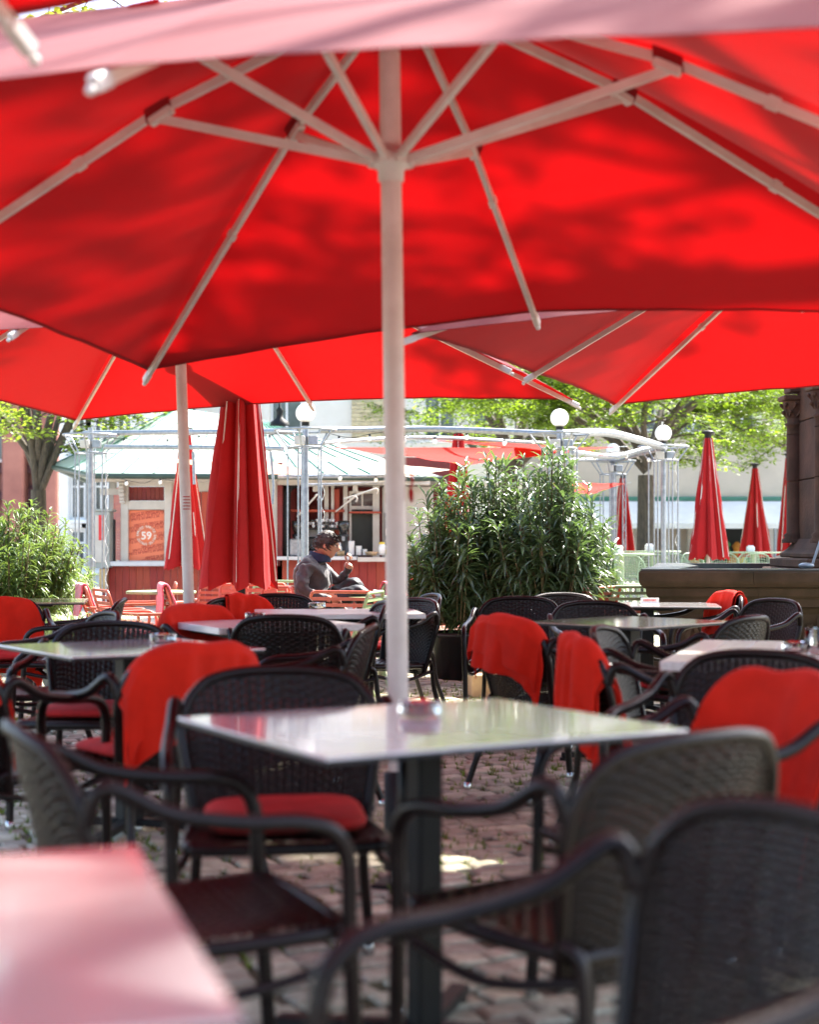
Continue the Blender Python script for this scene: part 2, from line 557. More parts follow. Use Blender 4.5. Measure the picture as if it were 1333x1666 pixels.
# ------------------------------------------------------------------ open umbrellas
def umbrella(cx, cy, th, tips, apex, hub, label, a=2.0, lean=(0, 0), pole_r=.036, group='large red parasols standing open', tc=.318, tm=.449, cuts=None, shift=(0, 0)):
    """tips: heights (M_far, C_far_right, M_right, C_near_right, M_near, C_near_left, M_left, C_far_left)"""
    g0 = gz(cy)
    root = thing('parasol', label, 'parasol', (cx, cy, g0), 0, group)
    n, e = V(math.sin(th), math.cos(th), 0), V(math.cos(th), -math.sin(th), 0)
    dirs = [n, n + e, e, e - n, -n, -n - e, -e, n - e]
    tip = [d * a + V(shift[0], shift[1], h - g0) for d, h in zip(dirs, tips)]
    top = V(shift[0] * .6, shift[1] * .6, apex - g0)
    top_pole = V(lean[0], lean[1], 0)
    def px(z): return V(lean[0] * z / 3, lean[1] * z / 3, z)
    def rib(i, t):
        p = top.lerp(tip[i], t)
        p.z += .10 * math.sin(PI * t) * (1 if i % 2 else .75)   # ribs bow upwards a little
        return p
    # canopy: eight gores between neighbouring ribs, sagging between them, hem cut concave
    cm = MB()
    NU, NV = 12, 18
    for i in range(8):
        j = (i + 1) % 8
        def P(u, v, i=i, j=j):
            v = max(v, .012)
            w = 4 * u * (1 - u)
            A, B = rib(i, v), rib(j, v)
            p = A.lerp(B, u)
            p = p.lerp(top, .006 * w * v)                         # concave hem
            p.z += .022 + .010 * w * v - .045 * w * math.sin(PI * v)
            nn = noise.noise(Vector((p.x * 1.7 + cx, p.y * 1.7 + cy, 1.1))) * .012 * math.sin(PI * min(1, v))
            nn += noise.noise(Vector((u * 9 + i * 5, v * 2.2, cx))) * .010 * w * v
            return p + V(0, 0, nn)
        cm.grid(P, NU, NV)
    can = obj('canopy', cm, M['canopy'], root)
    # hem band and panel seam
    hm = MB()
    for vv, wd in ((.985, .022),):
        for i in range(8):
            j = (i + 1) % 8
            def P(u, v, i=i, j=j):
                w = 4 * u * (1 - u)
                t = vv + .008 + (v - .5) * wd * .4
                p = rib(i, t).lerp(rib(j, t), u)
                p = p.lerp(top, .006 * w * t)
                p.z += .022 + .010 * w * t - .045 * w * math.sin(PI * t) - .004
                nn = noise.noise(Vector((p.x * 1.7 + cx, p.y * 1.7 + cy, 1.1))) * .012 * math.sin(PI * min(1, t))
                nn += noise.noise(Vector((u * 9 + i * 5, t * 2.2, cx))) * .010 * w * t
                return p + V(0, 0, nn)
            hm.grid(P, NU, 1)
    obj('hem_band', hm, M['canopy'], can)
    cap = MB().lathe([(.0, .06), (.05, .055), (.12, .02), (.13, .0), (.0, .0)], (top.x, top.y, top.z + .03), 16)
    obj('top_cap', cap, M['white_alu'], root)
    pole = MB().tube([px(0), px(apex - g0 + .02)], pole_r, 20)
    po = obj('pole', pole, M['white_alu'], root)
    hz = hub - g0
    hubp = px(hz)
    hb = MB().lathe([(pole_r + .002, -.07), (pole_r + .008, -.068), (pole_r + .008, -.03), (pole_r + .026, -.022), (pole_r + .026, .022), (pole_r + .008, .028), (pole_r + .006, .05), (pole_r + .001, .052)], hubp, 20)
    ho = obj('runner', hb, M['white_alu'], root)
    for i in range(8):
        t = tc if i % 2 else tm
        out = V(tip[i].x, tip[i].y, 0).normalized()
        # rib in straight chords
        ks = [.02, t, .999]
        rb = MB()
        pts = [rib(i, k) + V(0, 0, -.008) for k in ks]
        for p, q in zip(pts[:-1], pts[1:]): rb.bar(p, q, .020, .030)
        ro = obj('rib', rb, M['white_alu'], root)
        cpm = MB()
        dirv = (pts[-1] - pts[-2]).normalized()
        cpm.bar(pts[-1] - dirv * .03, pts[-1] + dirv * .050, .028, .038, bev=.005)
        cpm.sphere(pts[-1] + dirv * .06 - V(0, 0, .010), .012, 8, 6)
        obj('rib_end', cpm, M['white_alu'], ro)
        # sleeve joint in the rib and bracket where the strut meets it
        jb = MB()
        mid = rib(i, t + (1 - t) * (.38 if i % 2 else .30)) + V(0, 0, -.008)
        ax = (pts[2] - pts[1]).normalized()
        kk = pts[1] + ax * ((mid - pts[1]).length)
        obj('sleeve', MB().bar(kk - ax * .02, kk + ax * .02, .028, .040), M['white_alu'], ro)
        jb.bar(pts[1] - ax * .05 - V(0, 0, .012), pts[1] + ax * .05 - V(0, 0, .012), .034, .05, bev=.005)
        obj('joint_bracket', jb, M['white_alu'], ro)
        # cloth pocket around the joint
        pk = MB()
        side = out.cross(V(0, 0, 1))
        def PK(u, v):
            a_ = (u - .5) * 2
            q = pts[1] + ax * (v - .5) * .11
            return q + side * a_ * .032 + V(0, 0, -.022 + .045 * a_ * a_)
        pk.grid(PK, 6, 3)
        obj('joint_pocket', pk, M['canopy'], ro)
        sm = MB().bar(hubp + out * (pole_r + .018), pts[1] - V(0, 0, .03), .018, .030)
        st = obj('strut', sm, M['white_alu'], root)
        pin = MB().box(hubp + out * (pole_r + .028), (.03, .03, .035), rz=math.atan2(out.y, out.x))
        obj('hinge', pin, M['white_alu'], st)
    # foot plate
    ft = MB().box((0, 0, .008), (.16, .16, .02), rz=-th, bev=.006)
    ft.lathe([(pole_r + .02, .06), (pole_r + .02, .38), (pole_r, .39)], (0, 0, 0), 16)
    obj('base_plate', ft, M['dark_metal'], root)
    return root

umbrella(-.03, 5.06, .312, (2.20, 2.08, 2.13, 2.02, 2.13, 2.07, 2.13, 2.0), 3.02, 2.437,
         'large open red parasol on the white pole in the middle behind the front table', lean=(-.04, 0))
mu = bpy.data.objects['parasol']
cd = MB()
cz = 1.39
for zz in (): cd.tube([(.052 * math.cos(a) - .018, .052 * math.sin(a), cz + zz) for a in [k * PI / 8 for k in range(17)]], .003, 5, cap=False)
cd.tube(spline([(.032, -.01, cz), (.040, -.015, cz - .03), (.030, -.012, cz - .07), (.038, -.012, cz - .10)], .01), .004, 6)
cd.box((.036, -.014, cz - .075), (.014, .010, .035), bev=.003)
obj('cord', cd, M['closed'], mu)
umbrella(-1.42, 9.85, .312, (2.25, 2.20, 2.23, 2.20, 2.25, 2.20, 2.23, 2.15), 3.17, 2.52,
         'open red parasol on the left white pole further back, in front of the kiosk', lean=(-.10, 0), a=2.10)
ml = bpy.data.objects['parasol.001']
stk = MB().grid(lambda u, v: V(-.045 + .0375 * math.sin((u - .3) * 1.6), -.0375 * math.cos((u - .3) * 1.6), 1.36 + .12 * v), 8, 2)
obj('sticker', stk, M['white_alu'], ml)
for q in range(5):
    obj('sticker_print', MB().grid(lambda u, v, q=q: V(-.045 + .038 * math.sin((u * .8 - .2) * 1.6), -.038 * math.cos((u * .8 - .2) * 1.6), 1.375 + .02 * q + .006 * v), 6, 1), M['closed'], ml)
umbrella(2.557, 8.645, .40, (2.25, 2.20, 2.24, 2.20, 2.25, 2.19, 2.20, 2.16), 3.10, 2.50,
         'open red parasol at the right whose far edge reaches the sandstone pillar', a=1.95)
umbrella(-1.52, 1.00, .40, (2.122, 2.085, 2.12, 2.08, 2.13, 2.10, 2.12, 2.03), 3.0, 2.42,
         'open red parasol overhead whose dark edge and rib end show in the top left corner')


# ------------------------------------------------------------------ closed umbrellas
def closed_umbrella(px_, d, top_py, bot_py, wpx, label, folds=8, seed=1, cap=True, lean=0.0):
    x = X(px_, d)
    g0 = gz(d)
    zt, zb = Z(top_py, d), Z(bot_py, d)
    Rb = wpx * d / F / 2
    root = thing('closed_parasol', label, 'parasol', (x, d, g0), 0, 'red parasols folded shut')
    rng = random.Random(seed)
    ph = [rng.uniform(-.25, .25) for _ in range(folds)]
    am = [rng.uniform(.72, 1.2) for _ in range(folds)]
    def P(u, v):
        a = u * 2 * PI
        k = a / (2 * PI) * folds
        i = int(k) % folds
        f = k - int(k)
        fold = abs(2 * f - 1)                       # 1 at rib line, 0 at fold valley
        lobe = fold ** .55
        inner = .50 + .08 * math.sin(a * 3 + seed)
        r0 = .07 + (Rb - .07) * (v ** 1.06)
        r = r0 * (inner + (1 - inner) * lobe * am[i])
        # cloth swirls around the pole slightly
        a2 = a + .35 * v * math.sin(PI * f) * (.5 + ph[i])
        z = zt + (zb - zt) * v
        if v > .8: z += (1 - fold) * .10 * (v - .8) / .2 * (1 if i % 2 else .6)
        r *= 1 + .12 * noise.noise(Vector((a * 2, v * 3.5, seed))) + .03 * noise.noise(Vector((a * 7, v * 9, seed)))
        if v > .93: r *= 1 - .9 * (v - .93) * (1.2 - lobe)
        return V(r * math.cos(a2) + lean * (zt - z), r * math.sin(a2), z - g0)
    mb = MB().grid(P, folds * 12, 26, closed_u=True)
    obj('folded_canopy', mb, M['closed'], root)
    obj('pole', MB().tube([(0, 0, 0), (0, 0, zt - g0 + .02)], .03, 12), M['dark_metal'] if px_ < 900 else M['white_alu'], root)
    cp = MB().lathe([(.05, -.03), (.055, .05), (.07, .06), (.115, .085), (.07, .11), (.01, .125), (0, .125)], (0, 0, zt - g0), 14)
    obj('top_cap', cp, M['dark_metal'], root)
    for k in range(folds):
        a = 2 * PI * k / folds
        b = P(k / folds, .97)
        obj('rib', MB().tube([(.05 * math.cos(a), .05 * math.sin(a), zt - g0), b * .96 + V(0, 0, b.z * .04)], .009, 5), M['white_alu'], root)
    obj('base_plate', MB().box((0, 0, .03), (.7, .7, .06), bev=.01), M['dark_metal'], root)
    return root

closed_umbrella(393, 12.1, 478, 960, 138, 'big folded red parasol left of the seated man, beside the left white pole', seed=3)
closed_umbrella(301, 20.5, 708, 928, 74, 'slim folded red parasol half hidden by the left white pole, next to the orange poster', seed=5)
closed_umbrella(1153, 23.0, 713, 912, 72, 'folded red parasol with black cap, left one of the two behind the stone basin', seed=8)
closed_umbrella(1229, 33.0, 762, 908, 58, 'smaller folded red parasol between the tall one and the sandstone pillar', seed=11)
closed_umbrella(1014, 34.0, 778, 905, 46, 'folded red parasol seen through the thin rods of a pergola column', seed=14)
closed_umbrella(746, 21.5, 706, 905, 60, 'folded red parasol standing behind the big oleander bush', seed=17)
closed_umbrella(1283, 36.0, 745, 905, 44, 'folded red parasol of which a sliver shows at the pillar edge', seed=19)


# ------------------------------------------------------------------ wicker armchair
def bx_top(u): return .800 - .035 * u * u - .115 * abs(u) ** 5
def back_pt(u, v, off=0.0):
    """u in -1..1 across, v 0 bottom..1 top; off along +y (towards the sitter)"""
    wv = .222 + .050 * v
    zt = bx_top(u)
    z = .345 + (zt - .345) * v
    x = wv * math.sin(u * 1.15) / math.sin(1.15)
    y = -.215 - .115 * v + .085 * (1 - math.cos(u * 1.15)) / (1 - math.cos(1.15)) * (.5 + .5 * v) + off
    return V(x, y, z)


def weave(mb, S, nu, nv, amp, cover=.80, arch=.0024):
    """interlaced ribbons over surface S(u,v), u,v in 0..1"""
    def nrm(u, v):
        e = .01
        a = S(min(1, u + e), v) - S(max(0, u - e), v)
        b = S(u, min(1, v + e)) - S(u, max(0, v - e))
        return a.cross(b).normalized()
    def ribbon(along_v, k, n_other):
        nseg = n_other * 2
        rows = []
        for j in range(nseg + 1):
            t = j / nseg
            c = (k + .5) / (nu if along_v else nv)
            h = cover * .5 / (nu if along_v else nv)
            ph = math.sin(PI * (t * n_other - .0)) * (1 if k % 2 else -1) * (1 if along_v else -1)
            row = []
            for dd, ar in ((-h, 0), (0, arch), (h, 0)):
                q = c + dd
                u, v = (q, t) if along_v else (t, q)
                N = nrm(u, v)
                s_ = 1 if ph >= 0 else -1
                row.append(S(u, v) + N * (ph * amp + ar * s_))
            rows.append(row)
        vs = [p for r in rows for p in r]
        fs = []
        for j in range(nseg):
            for i in range(2):
                a = j * 3 + i
                fs.append((a, a + 1, a + 4, a + 3))
        mb.add(vs, fs, True)
    for k in range(nu): ribbon(True, k, nv)
    for k in range(nv): ribbon(False, k, nu)
    return mb


def beaded(path, r, step=.0075, amp=.0011, n=8):
    pts = spline(path, step)
    return pts, [r + (amp if i % 2 else -amp) for i in range(len(pts))]


def make_armchair():
    root = thing('wicker_armchair', 'x', 'armchair', (0, 0, 0), 0, 'dark wicker armchairs at the cafe tables')
    mb = MB()
    weave(mb, lambda u, v: back_pt(u * 2 - 1, v), 28, 38, .0030, cover=.86)
    obj('backrest', mb, M['wicker'], root)
    # rim round the back
    rim = [back_pt(-1, 0), back_pt(-1, .35), back_pt(-1, .7), back_pt(-1, .92)] + [back_pt(u, 1.0) for u in (-.93, -.8, -.6, -.3, 0, .3, .6, .8, .93)] + [back_pt(1, .92), back_pt(1, .7), back_pt(1, .35), back_pt(1, 0)]
    pts, rr = beaded(rim, .0145)
    obj('back_rim', MB().tube(pts, rr, 8), M['wicker_frame'], root)
    # seat
    def S(u, v):
        x = (u * 2 - 1) * (.205 + .03 * v)
        y = -.20 + .44 * v
        return V(x, y, .418 + .018 * v - .018 * math.sin(PI * u) * math.sin(PI * v))
    sm = MB()
    weave(sm, S, 22, 20, .0028, cover=.9)
    obj('seat', sm, M['wicker'], root)
    sf = [V(-.21, -.21, .405), V(-.235, .0, .41), V(-.24, .22, .42), V(-.18, .255, .42), V(0, .262, .42), V(.18, .255, .42), V(.24, .22, .42), V(.235, 0, .41), V(.21, -.21, .405), V(0, -.22, .405), V(-.21, -.21, .405)]
    pts, rr = beaded(sf, .017)
    obj('seat_frame', MB().tube(pts, rr, 8), M['wicker_frame'], root)
    for s in (-1, 1):
        # arm: leaves the back near its shoulder, sweeps down and forward, bends into the front leg
        p0 = back_pt(s * .97, .97)
        arm = [p0, V(s * .283, -.215, .725), V(s * .290, -.10, .672), V(s * .292, .03, .648), V(s * .290, .14, .640), V(s * .287, .205, .618), V(s * .283, .238, .56), V(s * .276, .245, .42), V(s * .268, .262, .15), V(s * .266, .272, .02)]
        pts, rr = beaded(arm, .0165)
        ao = obj('armrest', MB().tube(pts, rr, 8), M['wicker_frame'], root)
        obj('foot_cap', MB().lathe([(0, 0), (.016, 0), (.018, .005), (.0175, .035), (.015, .036)], (s * .266, .272, 0), 10), M['chrome'], ao)
        leg = [back_pt(s * 1.0, .30) + V(s * .008, -.005, 0), V(s * .225, -.235, .40), V(s * .230, -.255, .25), V(s * .245, -.305, .10), V(s * .250, -.335, .02)]
        pts, rr = beaded(leg, .0150)
        lo = obj('leg', MB().tube(pts, rr, 8), M['wicker_frame'], root)
        obj('foot_cap', MB().lathe([(0, 0), (.016, 0), (.018, .005), (.0175, .035), (.015, .036)], (s * .250, -.335, 0), 10), M['chrome'], lo)
        pts, rr = beaded([V(s * .225, -.24, .37), V(s * .262, .0, .33), V(s * .272, .24, .37)], .011)
        obj('side_rail', MB().tube(pts, rr, 8), M['wicker_frame'], root)
    return root


CH = {}
proto = make_armchair()
first = [True]
def chair(key, x, y, fx, fy, label, back=True):
    """x,y: where the middle of the backrest top stands; fx,fy: facing"""
    L = math.hypot(fx, fy)
    fx, fy = fx / L, fy / L
    rz = math.atan2(-fx, fy)
    cx, cy = x + fx * .31, y + fy * .31
    if first[0]:
        first[0] = False
        o = proto
        o.location = (cx, cy, gz(cy))
        o.rotation_euler = (0, 0, rz)
        o['label'] = label
        kids(o)
        for c in kids(o): kids(c)
    else:
        o = dup(proto, (cx, cy, gz(cy)), rz, label)
    CH[key] = o
    return o

# near chairs around the front table
chair('A', -.36, 4.17, .12, -1, 'wicker armchair facing the camera just behind the front table, left of the parasol pole')
chair('B', .53, 2.74, -.60, .80, 'dark wicker armchair seen from behind at the right end of the front table')
chair('C', .50, 1.93, -.86, -.42, 'brown wicker armchair filling the bottom right corner, its arm crossing the picture')
chair('D', -.73, 2.84, .91, .40, 'wicker armchair at the left edge whose two arms point right towards the front table')
chair('E', .95, 3.84, -.90, -.42, 'wicker armchair at the right edge under the large smooth red blanket')
chair('G', 1.12, 4.80, -.55, -.83, 'wicker armchair directly behind the large smooth red blanket, in front of the white table')
# right middle ground
chair('F', .60, 5.50, .93, .10, 'wicker armchair facing right with a folded red blanket hanging over a sunlit corner')
chair('F2', .42, 6.85, .85, .5, 'wicker armchair behind the folded one, its red blanket hanging to a point')
chair('N', .80, 6.25, .9, -.35, 'wicker armchair without blanket tucked in front of the speckled table at its left')
chair('H', .72, 9.75, -.2, -1, 'brown wicker armchair with its back to the oleander bush')
chair('I', 1.05, 10.45, .3, -1, 'bluish shining wicker armchair just right of the bush, behind the others')
chair('J', 1.10, 9.0, .1, -1, 'dark red-brown wicker armchair directly behind the speckled table')
chair('K', 2.20, 10.3, -.9, -.2, 'wicker armchair by the stone basin with a small red blanket on its back')
chair('L', 2.28, 9.35, -.85, -.5, 'reddish brown wicker armchair with an open round back in front of the basin')
chair('M', 1.62, 7.15, -.75, .65, 'black wicker armchair seen from behind between the speckled table and the white table')
# left middle ground
chair('O', -2.62, 9.6, .35, -.95, 'wicker armchair at the left edge whose whole back is covered by a red blanket')
chair('P', -1.80, 9.4, -1, -.1, 'wicker armchair facing left in front of the grass planter')
chair('Pb', -1.52, 7.6, -.9, -.5, 'wicker armchair whose top just peeks over the rounded back at the left table')
chair('Q', -1.30, 6.62, -.08, -1, 'broad wicker armchair behind the left grey table')
chair('R', -.68, 4.90, -.66, .75, 'wicker armchair left of centre with red blanket on its back and red seat cushion')
chair('S', -1.52, 4.70, .45, .90, 'wicker armchair cut by the left edge with a red blanket on its shoulder')
chair('T', -.60, 7.25, .05, 1, 'black wicker armchair seen from behind in front of the small white table')
chair('U', -.17, 6.35, -.92, .1, 'light catching wicker armchair facing left just left of the parasol pole')
chair('V', -.16, 8.95, -.95, -.15, 'wicker armchair facing left at the right end of the plank table')
chair('W', .16, 10.3, -.95, -.3, 'tall looking wicker armchair standing free right of the parasol pole')
chair('W2', .06, 9.45, -.8, -.6, 'wicker armchair half hidden behind the parasol pole, left of the free standing one')
chair('Xc', -.90, 10.3, 0, -1, 'blue shining wicker armchair behind the plank table')
chair('Y', -1.12, 9.6, .6, -.7, 'wicker armchair with an orange red blanket below the big folded parasol')
chair('Zc', -1.16, 8.05, .75, -.6, 'wicker armchair at the small white table under a broad red blanket')


# ------------------------------------------------------------------ blankets and cushions
def blanket(key, u0, u1, front, back, label, seed=1, skew=0.0, layers=2, m='blanket', lift=0.0, group='red blankets laid over the chairs'):
    ch = CH[key]
    mb = MB()
    for ly in range(layers):
        off = .020 + ly * .014
        fr = front * (1 - .14 * ly)
        bk = back * (1 - .18 * ly)
        a0 = u0 + .05 * ly
        a1 = u1 - .03 * ly
        def P(s, t, off=off, fr=fr, bk=bk, a0=a0, a1=a1, ly=ly):
            u = a0 + (a1 - a0) * s
            # wavering side edges
            top = back_pt(max(-1, min(1, u)), 1.0)
            if abs(u) > 1:
                top = top + V((abs(u) - 1) * .25 * (1 if u > 0 else -1), 0, -(abs(u) - 1) * .35)
            L = fr + bk
            q = t * L - fr                          # <0 front, >0 back
            q2 = q + skew * (s - .5)
            rr = off
            rip = .011 * math.sin(s * 17 + seed * 2 + q * 3) * (1 + math.sin(s * 7 + seed)) + .012 * (1 - abs(math.sin(s * 11 + seed + q * 1.5))) ** 2 + .024 * noise.noise(Vector((s * 4.5, q * 3, seed + ly * 7)))
            arc = rr * PI / 2
            if abs(q) < arc:
                an = q / rr
                p = top + V(0, -math.sin(an) * rr, math.cos(an) * rr)
                p.z += rip * .35 + lift
            elif q < 0:
                dd = -q - arc
                zt = top.z
                vv = 1 - dd / max(.05, zt - .345)
                b = back_pt(max(-1, min(1, u)), max(0, vv))
                p = V(top.x + (b.x - top.x) * .5, b.y + rr + max(0, rip) * .8, zt - dd)
            else:
                dd = q - arc
                p = V(top.x * (1 + .04 * dd), top.y - rr - abs(rip) * (1 + 4.0 * dd) - .02 * dd, top.z - dd)
            if t > .85 or t < .12: p.z += .022 * noise.noise(Vector((s * 5, ly * 3, seed * 1.7)))
            if q2 > 0 and t > .8: p.z -= skew * (s - .5) * (t - .8) * 3
            p.x += .012 * math.sin(q * 14 + seed + ly) * (1 if s > .5 else .6)
            return p
        mb.grid(P, 26, 34)
        # rolled fold at the side, closing the layers
    me = mb.mesh('blanket')
    me.materials.append(M[m])
    o = bpy.data.objects.new('blanket', me)
    COL.objects.link(o)
    o.location = ch.location
    o.rotation_euler = ch.rotation_euler
    sdm = o.modifiers.new('thick', 'SOLIDIFY')
    sdm.thickness = .005
    sdm.offset = 1
    sb = o.modifiers.new('soft', 'SUBSURF')
    sb.levels = 0
    sb.render_levels = 1
    tag(o, label, 'blanket', group)
    return o


blanket('R', -1.04, 1.04, .16, .30, 'red blanket over the wicker chair left of centre, falling to a point at its left', 2, skew=-.10)
blanket('E', -1.04, 1.04, .34, .34, 'large smooth red blanket at the right edge with sun on its shoulder', 4, layers=1, lift=.015)
blanket('F', -.15, 1.04, .46, .38, 'folded red blanket with a bright sunlit corner on the chair facing right', 5, layers=2)
blanket('F2', -.95, .95, .22, .26, 'red blanket hanging to a point from the chair near the cardboard box', 6, skew=.2)
blanket('K', -.5, .9, .30, .18, 'small red blanket on the chair by the stone basin', 7)
blanket('O', -1.05, 1.05, .50, .30, 'red blanket covering a whole chair back at the left edge', 8, layers=1)
blanket('S', -.6, 1.0, .26, .46, 'red blanket slung over the chair cut by the left edge', 9)
blanket('Y', -1.0, .2, .28, .28, 'orange red blanket on the chair below the big folded parasol', 10)
blanket('Zc', -1.03, .95, .30, .28, 'broad red blanket on the chair at the small white table', 12)


def cushion(key, label, m='cushion', dz=.44):
    ch = CH[key]
    mb = MB()
    def P(u, v):
        a = u * 2 * PI
        ca, sa = math.cos(a), math.sin(a)
        n = 4.5
        rx = .205 * abs(ca) ** (2 / n) * (1 if ca > 0 else -1)
        ry = .205 * abs(sa) ** (2 / n) * (1 if sa > 0 else -1)
        k = math.sin(v * PI) ** .35 if 0 < v < 1 else 0
        h = -math.cos(v * PI) * .024
        return V(rx * k, .02 + ry * k, dz + .022 + h + .004 * noise.noise(Vector((rx * 9, ry * 9, 2))))
    mb.grid(P, 32, 10, closed_u=True)
    me = mb.mesh('seat_cushion')
    me.materials.append(M[m])
    o = bpy.data.objects.new('seat_cushion', me)
    COL.objects.link(o)
    o.location = ch.location
    o.rotation_euler = ch.rotation_euler
    tag(o, label, 'cushion', 'red cushions on the wicker seats')
cushion('A', 'red seat cushion on the chair just behind the front table')
cushion('R', 'red seat cushion on the blanketed chair left of centre')
cushion('E', 'red seat cushion right of the front table column')
cushion('Q', 'red seat cushion on the chair behind the left grey table')
cushion('M', 'red seat cushion on the black chair near the white table')
cushion('U', 'red seat cushion on the chair left of the parasol pole')
cushion('O', 'red seat cushion on the chair at the left edge')
cushion('W', 'red seat cushion on the free standing chair right of the pole')


# ------------------------------------------------------------------ tables
def table(cx, cy, ang, sx, sy, topm, label, h=.74, th=.022, edge=None, col=.045, boards=0, tilt=(0, 0), name='cafe_table', cs=.09):
    g = gz(cy)
    root = thing(name, label, 'table', (cx, cy, g), ang, 'square cafe tables')
    root.rotation_euler = (tilt[0], tilt[1], ang)
    if boards:
        w = sy / boards
        for k in range(boards):
            b = MB().box((0, -sy / 2 + w * (k + .5), h - th / 2 + random.uniform(-.0008, .0008)), (sx, w - .003, th), bev=.003)
            obj('board', b, M[topm], root)
        obj('under_frame', MB().box((0, 0, h - th - .012), (sx * .8, sy * .8, .02)), M['dark_metal'], root)
    else:
        obj('table_top', MB().box((0, 0, h - .0035), (sx, sy, .007), bev=.002), M[topm], root)
        obj('top_edge', MB().box((0, 0, h - .0125), (sx - .003, sy - .003, .010), bev=.003), M[edge or 'edge_black'], root)
    obj('column', MB().box((0, 0, h / 2), (cs, cs, h - .074), bev=.006), M['dark_metal'], root)
    obj('mounting_plate', MB().box((0, 0, h - .030), (.34, .34, .014)), M['dark_metal'], root)
    for k in range(4):
        a = PI / 4 + k * PI / 2
        f = MB().bar((0, 0, .045), (.36 * math.cos(a), .36 * math.sin(a), .028), .05, .028, bev=.004)
        f.lathe([(0, 0), (.02, 0), (.02, .016), (0, .016)], (.35 * math.cos(a), .35 * math.sin(a), 0), 10)
        obj('foot', f, M['dark_metal'], root)
    return root

def sq(L, Fp):
    """centre and angle of a square from left corner and front corner"""
    L, Fp = V(L[0], L[1], 0), V(Fp[0], Fp[1], 0)
    e = Fp - L
    n = V(-e.y, e.x, 0)
    c = L + (e + n) / 2
    return c.x, c.y, math.atan2(e.y, e.x), e.length

T1c, T1a = (.035, 3.48), R(-56)
table(.035, 3.45, R(-60), .78, .90, 'stone_top', 'square grey glossy table in front of the white parasol pole', cs=.064)
table(-.63, 1.56, math.atan2(-.72, .22), .78, .78, 'pink_top', 'blurred glossy white table in the bottom left corner', tilt=(0, 0))
table(1.17, 8.0, R(-48), .80, .80, 'speck_top', 'square speckled table among the chairs right of the bush', tilt=(R(.4), 0))
table(1.62, 10.25, R(-8), .95, .70, 'stone_top', 'dark edged table nearest the stone basin with a card holder on it')
table(1.45, 5.75, R(72), 1.25, .80, 'white_top', 'white board table at the right edge with glasses on it', boards=7, th=.035)
table(-1.12, 6.02, R(-56), .80, .80, 'stone_top', 'grey table on the left in front of the rounded wicker back')
table(-.75, 7.86, R(-62), .72, .80, 'white_top', 'small white board table left of centre beside the broad red blanket', boards=6, th=.035)
table(-.44, 9.15, R(6), 1.0, .75, 'white_top', 'long plank table in front of the seated man', boards=6, th=.03)
table(-2.75, 10.9, R(10), .8, .8, 'speck_top', 'table by the left oleander, behind the covered chair')


def ashtray(px_, py_, h, label, r=.055):
    d = F * (EYE - h) / (py_ - HY)
    x = X(px_, d)
    mb = MB().lathe([(0, 0), (r, 0), (r, .034), (r * .82, .036), (r * .74, .010), (0, .008)], (x, d, h + .002), 20)
    one('ashtray', mb, M['glass'], label, 'ashtray', (x, d, h), 'glass ashtrays on the tables')
ashtray(683, 1166, .74, 'clear glass ashtray on the front table by the pole', .052)
ashtray(415, 1008, .74, 'clear glass ashtray on the small white table')
ashtray(516, 990, .74, 'clear glass ashtray on the long plank table')
ashtray(1296, 1060, .74, 'clear glass ashtray on the white table at the right')
ashtray(200 + 65, 1046, .74, 'clear glass ashtray on the left grey table')
d = 5.5
gl = MB().lathe([(0, 0), (.032, 0), (.036, .10), (.033, .10), (.030, .008), (0, .008)], (X(1326, d), d, .742), 18)
one('drinking_glass', gl, M['glass'], 'empty drinking glass at the right edge on the white table', 'glass', (X(1326, d), d, .742))


def text_mesh(body, size, bold=False):
    cu = bpy.data.curves.new('t', 'FONT')
    cu.body = body
    cu.size = size
    cu.align_x = 'CENTER'
    cu.align_y = 'CENTER'
    cu.offset = size * (.022 if bold else 0)
    cu.extrude = .0008
    cu.resolution_u = 3
    o = bpy.data.objects.new('t', cu)
    COL.objects.link(o)
    dg = bpy.context.evaluated_depsgraph_get()
    me = bpy.data.meshes.new_from_object(o.evaluated_get(dg))
    bpy.data.objects.remove(o)
    bpy.data.curves.remove(cu)
    me.materials.clear()
    return me


def card_holder():
    d = 10.1
    x = X(1058, d)
    root = thing('card_holder', 'small white card holder with red print on the table nearest the basin', 'card holder', (x, d, .742))
    obj('base', MB().box((0, 0, .006), (.13, .05, .012), bev=.002), M['glass'], root)
    obj('card', MB().box((0, 0, .029), (.12, .012, .034)), M['card_white'], root)
    for k, (t, s) in enumerate((('RESERVIERT', .017),)):
        me = text_mesh(t, s, True)
        me.transform(Matrix.Translation((0, -.0075, .030)) @ Matrix.Rotation(R(90), 4, 'X'))
        obj('lettering', me, M['sign_red'], root)
card_holder()


